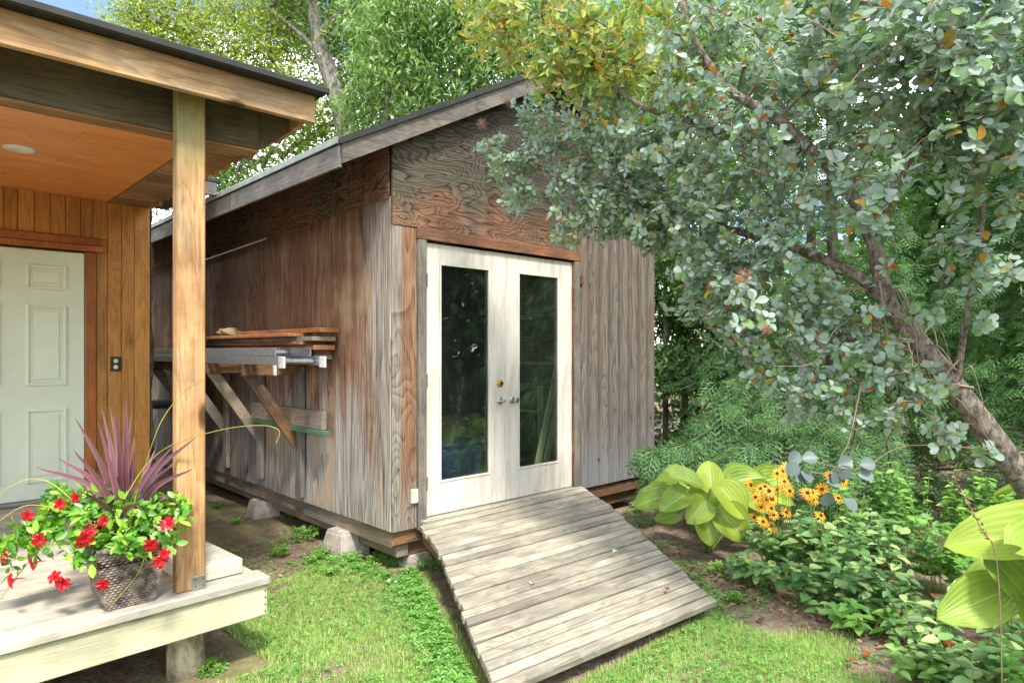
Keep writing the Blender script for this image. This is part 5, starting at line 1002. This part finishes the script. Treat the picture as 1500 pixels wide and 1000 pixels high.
# ================================================================== POT
pc = (.80, 3.415); PT = thing('planter', 'brown woven wicker planter standing on the deck beside the post', 'planter', pc[0], pc[1], .464)
def weave():
    n = NT('wicker'); r = n.noise(n.obj(), 30, 3); c = n.mix(n.smooth(r, .35, .65), lin('#4d433c'), lin('#8d8074')); return n.set(c, .5, spec=.5)
M['wicker'] = weave(); h, wt, wb = .275, .145, .100; V = []; Fc = []; NU, NV = 44, 46
for side in range(4):
    b0 = len(V); R4 = Matrix.Rotation(math.pi/2*side, 3, 'Z')
    for j in range(NV+1):
        t = j/NV; w = wb+(wt-wb)*t**.85
        for i in range(NU+1):
            u = i/NU*2-1; ph = (int(j//2)) % 2; cell = math.cos((i/NU*11+ph*.5)*2*math.pi); bump = (.0036*cell+.002) if j % 2 else -.0035; rd = 1-.03*abs(u)**8
            V.append(R4 @ Vector((u*w*rd, -w*rd-bump*(1-abs(u)**10), t*h)))
    Fc += [(b0+j*(NU+1)+i, b0+j*(NU+1)+i+1, b0+(j+1)*(NU+1)+i+1, b0+(j+1)*(NU+1)+i) for j in range(NV) for i in range(NU)]
mesh_obj('basket', V, Fc, M['wicker'], PT)
for k, (q0, q1) in enumerate((((-1, -1), (1, -1)), ((1, -1), (1, 1)), ((1, 1), (-1, 1)), ((-1, 1), (-1, -1)))):
    c = np.linspace((q0[0]*wt, q0[1]*wt, h), (q1[0]*wt, q1[1]*wt, h), 30); V2, fn, lp = tubes([(c, np.full(30, .0125))], 10); link('rim', fast_mesh('rim', V2, fn, lp, [M['wicker']], True), PT)
soil = plain('potting_soil', '#2b2019', .95, noise=.4, nsc=40, bump=.8, spec=.1); box('soil', PT, (pc[0]-.135, pc[1]-.135, .464+.20), (pc[0]+.135, pc[1]+.135, .464+.25), soil, 0); box('pot_base', PT, (pc[0]-.098, pc[1]-.098, .4645), (pc[0]+.098, pc[1]+.098, .474), M['wicker'], 0)
# cordyline
pcx, pcy = W(*pc); zt = .464+.24
CO = wthing('cordyline', 'spiky purple-pink cordyline rising from the wicker planter', 'plant', (pcx, pcy, zt))
def cordmat():
    n = NT('cordyline_leaf'); uv = n.n('ShaderNodeUVMap').outputs[0]; u, _, _ = n.sep(uv); st = n.noise(n.vmul(uv, (1, .02, 1)), 26, 2); e = n.math('ABSOLUTE', n.math('SUBTRACT', u, .5)); c = n.mix(n.smooth(st, .4, .65), lin('#70454f'), lin('#3d2830'))
    c = n.mix(n.smooth(e, .36, .46), c, lin('#8c525c')); c = n.hsv(c, .5, 1., n.math('ADD', n.math('MULTIPLY', n.rnd(), .6), .7)); n.set(c, .35, spec=.6); return n.m
M['cord'] = cordmat(); Db = Vector((pcx, pcy)).length
for tx, ty_, dd, bend in [(185, 583, .0, .02), (161, 594, .05, -.02), (172, 598, -.05, .01), (110, 611, .0, .05), (144, 618, -.08, .02), (107, 658, -.1, .06), (52, 684, .05, .12), (256, 650, -.02, .07), (228, 656, .12, .06), (287, 640, .05, .09), (284, 686, -.1, .12), (249, 665, .1, .08), (275, 716, .1, .12), (150, 600, .15, .0), (197, 640, .2, .04), (130, 690, .2, .1), (215, 700, -.2, .12), (120, 720, -.22, .12), (240, 690, .22, .1), (180, 640, .1, .0), (166, 612, .12, .02), (85, 670, .15, .1), (192, 610, .1, .02), (262, 672, .15, .1), (208, 735, -.2, .12)]:
    e = at(tx, ty_, pcy+dd); b = Vector((pcx+random.uniform(-.025, .025), pcy+random.uniform(-.025, .025), zt)); d = e-b; up = Vector((0, 0, 1)); mid = (b+e)/2+Vector((-d.x*.12, 0, d.length*bend*1.2)); c = curve([b, mid, e], 9); nseg = len(c); V = []; uvs = []; Fc = []
    for i, q in enumerate(c):
        t = i/(nseg-1); w = .017*(min(1, .45+t*2.2))*(1-max(0, t-.35)/.65)**.75+.0006; tn = Vector(c[min(i+1, nseg-1)]-c[max(i-1, 0)]).normalized(); sd = tn.cross(Vector((0, -1, .25))).normalized(); nn_ = sd.cross(tn)
        for j, (s, g) in enumerate(((-1, .25), (0, -.1), (1, .25))): V.append(Vector(q)+sd*s*w+nn_*g*w-ORG[CO.name]); uvs.append((j/2, t))
    Fc = [(3*i+j, 3*i+j+1, 3*i+4+j, 3*i+3+j) for i in range(nseg-1) for j in range(2)]; o = mesh_obj('leaf', V, Fc, M['cord'], CO, True); ul = o.data.uv_layers.new(name='UVMap')
    for lp_ in o.data.loops: ul.data[lp_.index].uv = uvs[lp_.vertex_index]
# mandevilla
MV = wthing('mandevilla', 'red-flowered trailing mandevilla spilling out of the wicker planter', 'plant', (pcx, pcy, zt-.01))
bl = [(105, 735, pcy, .09), (150, 750, pcy-.05, .11), (205, 755, pcy-.05, .11), (245, 742, pcy, .08), (75, 760, pcy-.08, .09), (35, 785, pcy-.15, .08), (60, 798, pcy-.2, .06), (125, 790, pcy-.17, .08), (252, 788, pcy-.1, .05), (180, 785, pcy-.16, .07), (15, 790, pcy-.2, .06), (85, 715, pcy+.1, .05), (120, 815, pcy-.2, .05), (205, 800, pcy-.17, .05), (265, 760, pcy-.05, .03), (8, 835, pcy-.2, .03), (140, 770, pcy-.1, .1), (60, 775, pcy-.1, .06), (225, 735, pcy+.05, .08), (165, 735, pcy, .09)]
tp = blob_points(bl, 620); mc, tw_, dr = grow([([(pcx, pcy, zt-.01), (pcx, pcy, zt+.05)], .006, .004), ([(pcx, pcy, zt), tuple(at(120, 765, pcy)), tuple(at(20, 790, pcy-.15))], .004, .002), ([(pcx, pcy, zt), tuple(at(230, 755, pcy))], .004, .002)], tp, .04, .0012, .3)
tube_obj('stems', MV, mc+tw_, M['stem_yellow']); P, T, N, Ls = rosettes(tp, dr, 5, .052, .35, .25, .3, spread=.05); foliage(MV, 'ellipse', P, T, N, Ls, M['mandevilla_leaf'], 300, 1.25)
def flower_r(p, d, s):
    d = Vector(d).normalized(); X = d.orthogonal().normalized(); Y = d.cross(X); V = []; Fc = []; o0 = ORG[MV.name]; ph = random.uniform(0, 6)
    for k in range(5):
        a = 6.283*k/5+ph; r = X*math.cos(a)+Y*math.sin(a); sd = d.cross(r); b = len(V)
        for u, w, z in ((.02, 0, -.12), (.42, .36, .08), (.80, .46, .0), (1.08, .10, -.1), (.72, -.30, .04), (.35, -.30, .05), (.50, .03, .0)): V.append(Vector(p)-o0+(r*u+sd*w+d*z)*s)
        Fc += [(b, b+6, b+2, b+1), (b+6, b+3, b+2), (b, b+5, b+4, b+6), (b+6, b+4, b+3)]
    o = mesh_obj('flower', V, Fc, M['red_petal'], MV); b = Vector(p); c = curve([b, b-d*s*.9, b-d*s*1.3+Vector((0, 0.02, -.01))], 4); tube_obj('flower_tube', MV, [(c, np.linspace(.006, .0015, len(c)))], M['red_petal'])
for x_, y_ in [(40, 755), (88, 738), (110, 729), (132, 775), (120, 795), (152, 763), (57, 790), (46, 826), (15, 850), (79, 844), (93, 855), (150, 856), (245, 766), (221, 798), (241, 811), (234, 822), (126, 788), (85, 851), (5, 815)]:
    D = pcy-.24 if y_ > 780 else pcy-.17; flower_r(at(x_, y_, D), (random.uniform(-.8, .8), -1, random.uniform(-.4, .9)), .030*random.uniform(.85, 1.15))
for pts in ([(190, 760), (210, 690), (235, 620), (268, 575), (297, 556)], [(182, 730), (215, 680), (255, 650), (330, 628), (385, 623), (409, 631), (404, 650)], [(110, 735), (70, 705), (30, 705), (-20, 735)], [(215, 795), (207, 830), (185, 862), (155, 893)], [(90, 745), (40, 740), (0, 762), (-30, 790)], [(60, 800), (20, 850), (-20, 905)]):
    c = curve([at(q[0], q[1], pcy-.13-.02*i*0) for i, q in enumerate(pts)], 8); tube_obj('vine', MV, [(c, np.linspace(.0028, .0016, len(c)))], M['stem_yellow'])
# mushrooms on the lawn, a flat door mat's worth of nothing else
for x_, y_, lb in ((570, 858, 'small white mushroom on the grass, left one of two'), (580, 859, 'small white mushroom on the grass, right one of two')):
    D = CAM_Z*F/(y_-HY); p = at(x_, 514, D); o = lathe('mushroom', None, [(.004, 0), (.004, .02), (.016, .024), (.014, .031), (.006, .036)], M['old_white'], 12); o.location = (p.x, p.y, .01); tag(o, lb, 'mushroom', 'mushrooms')
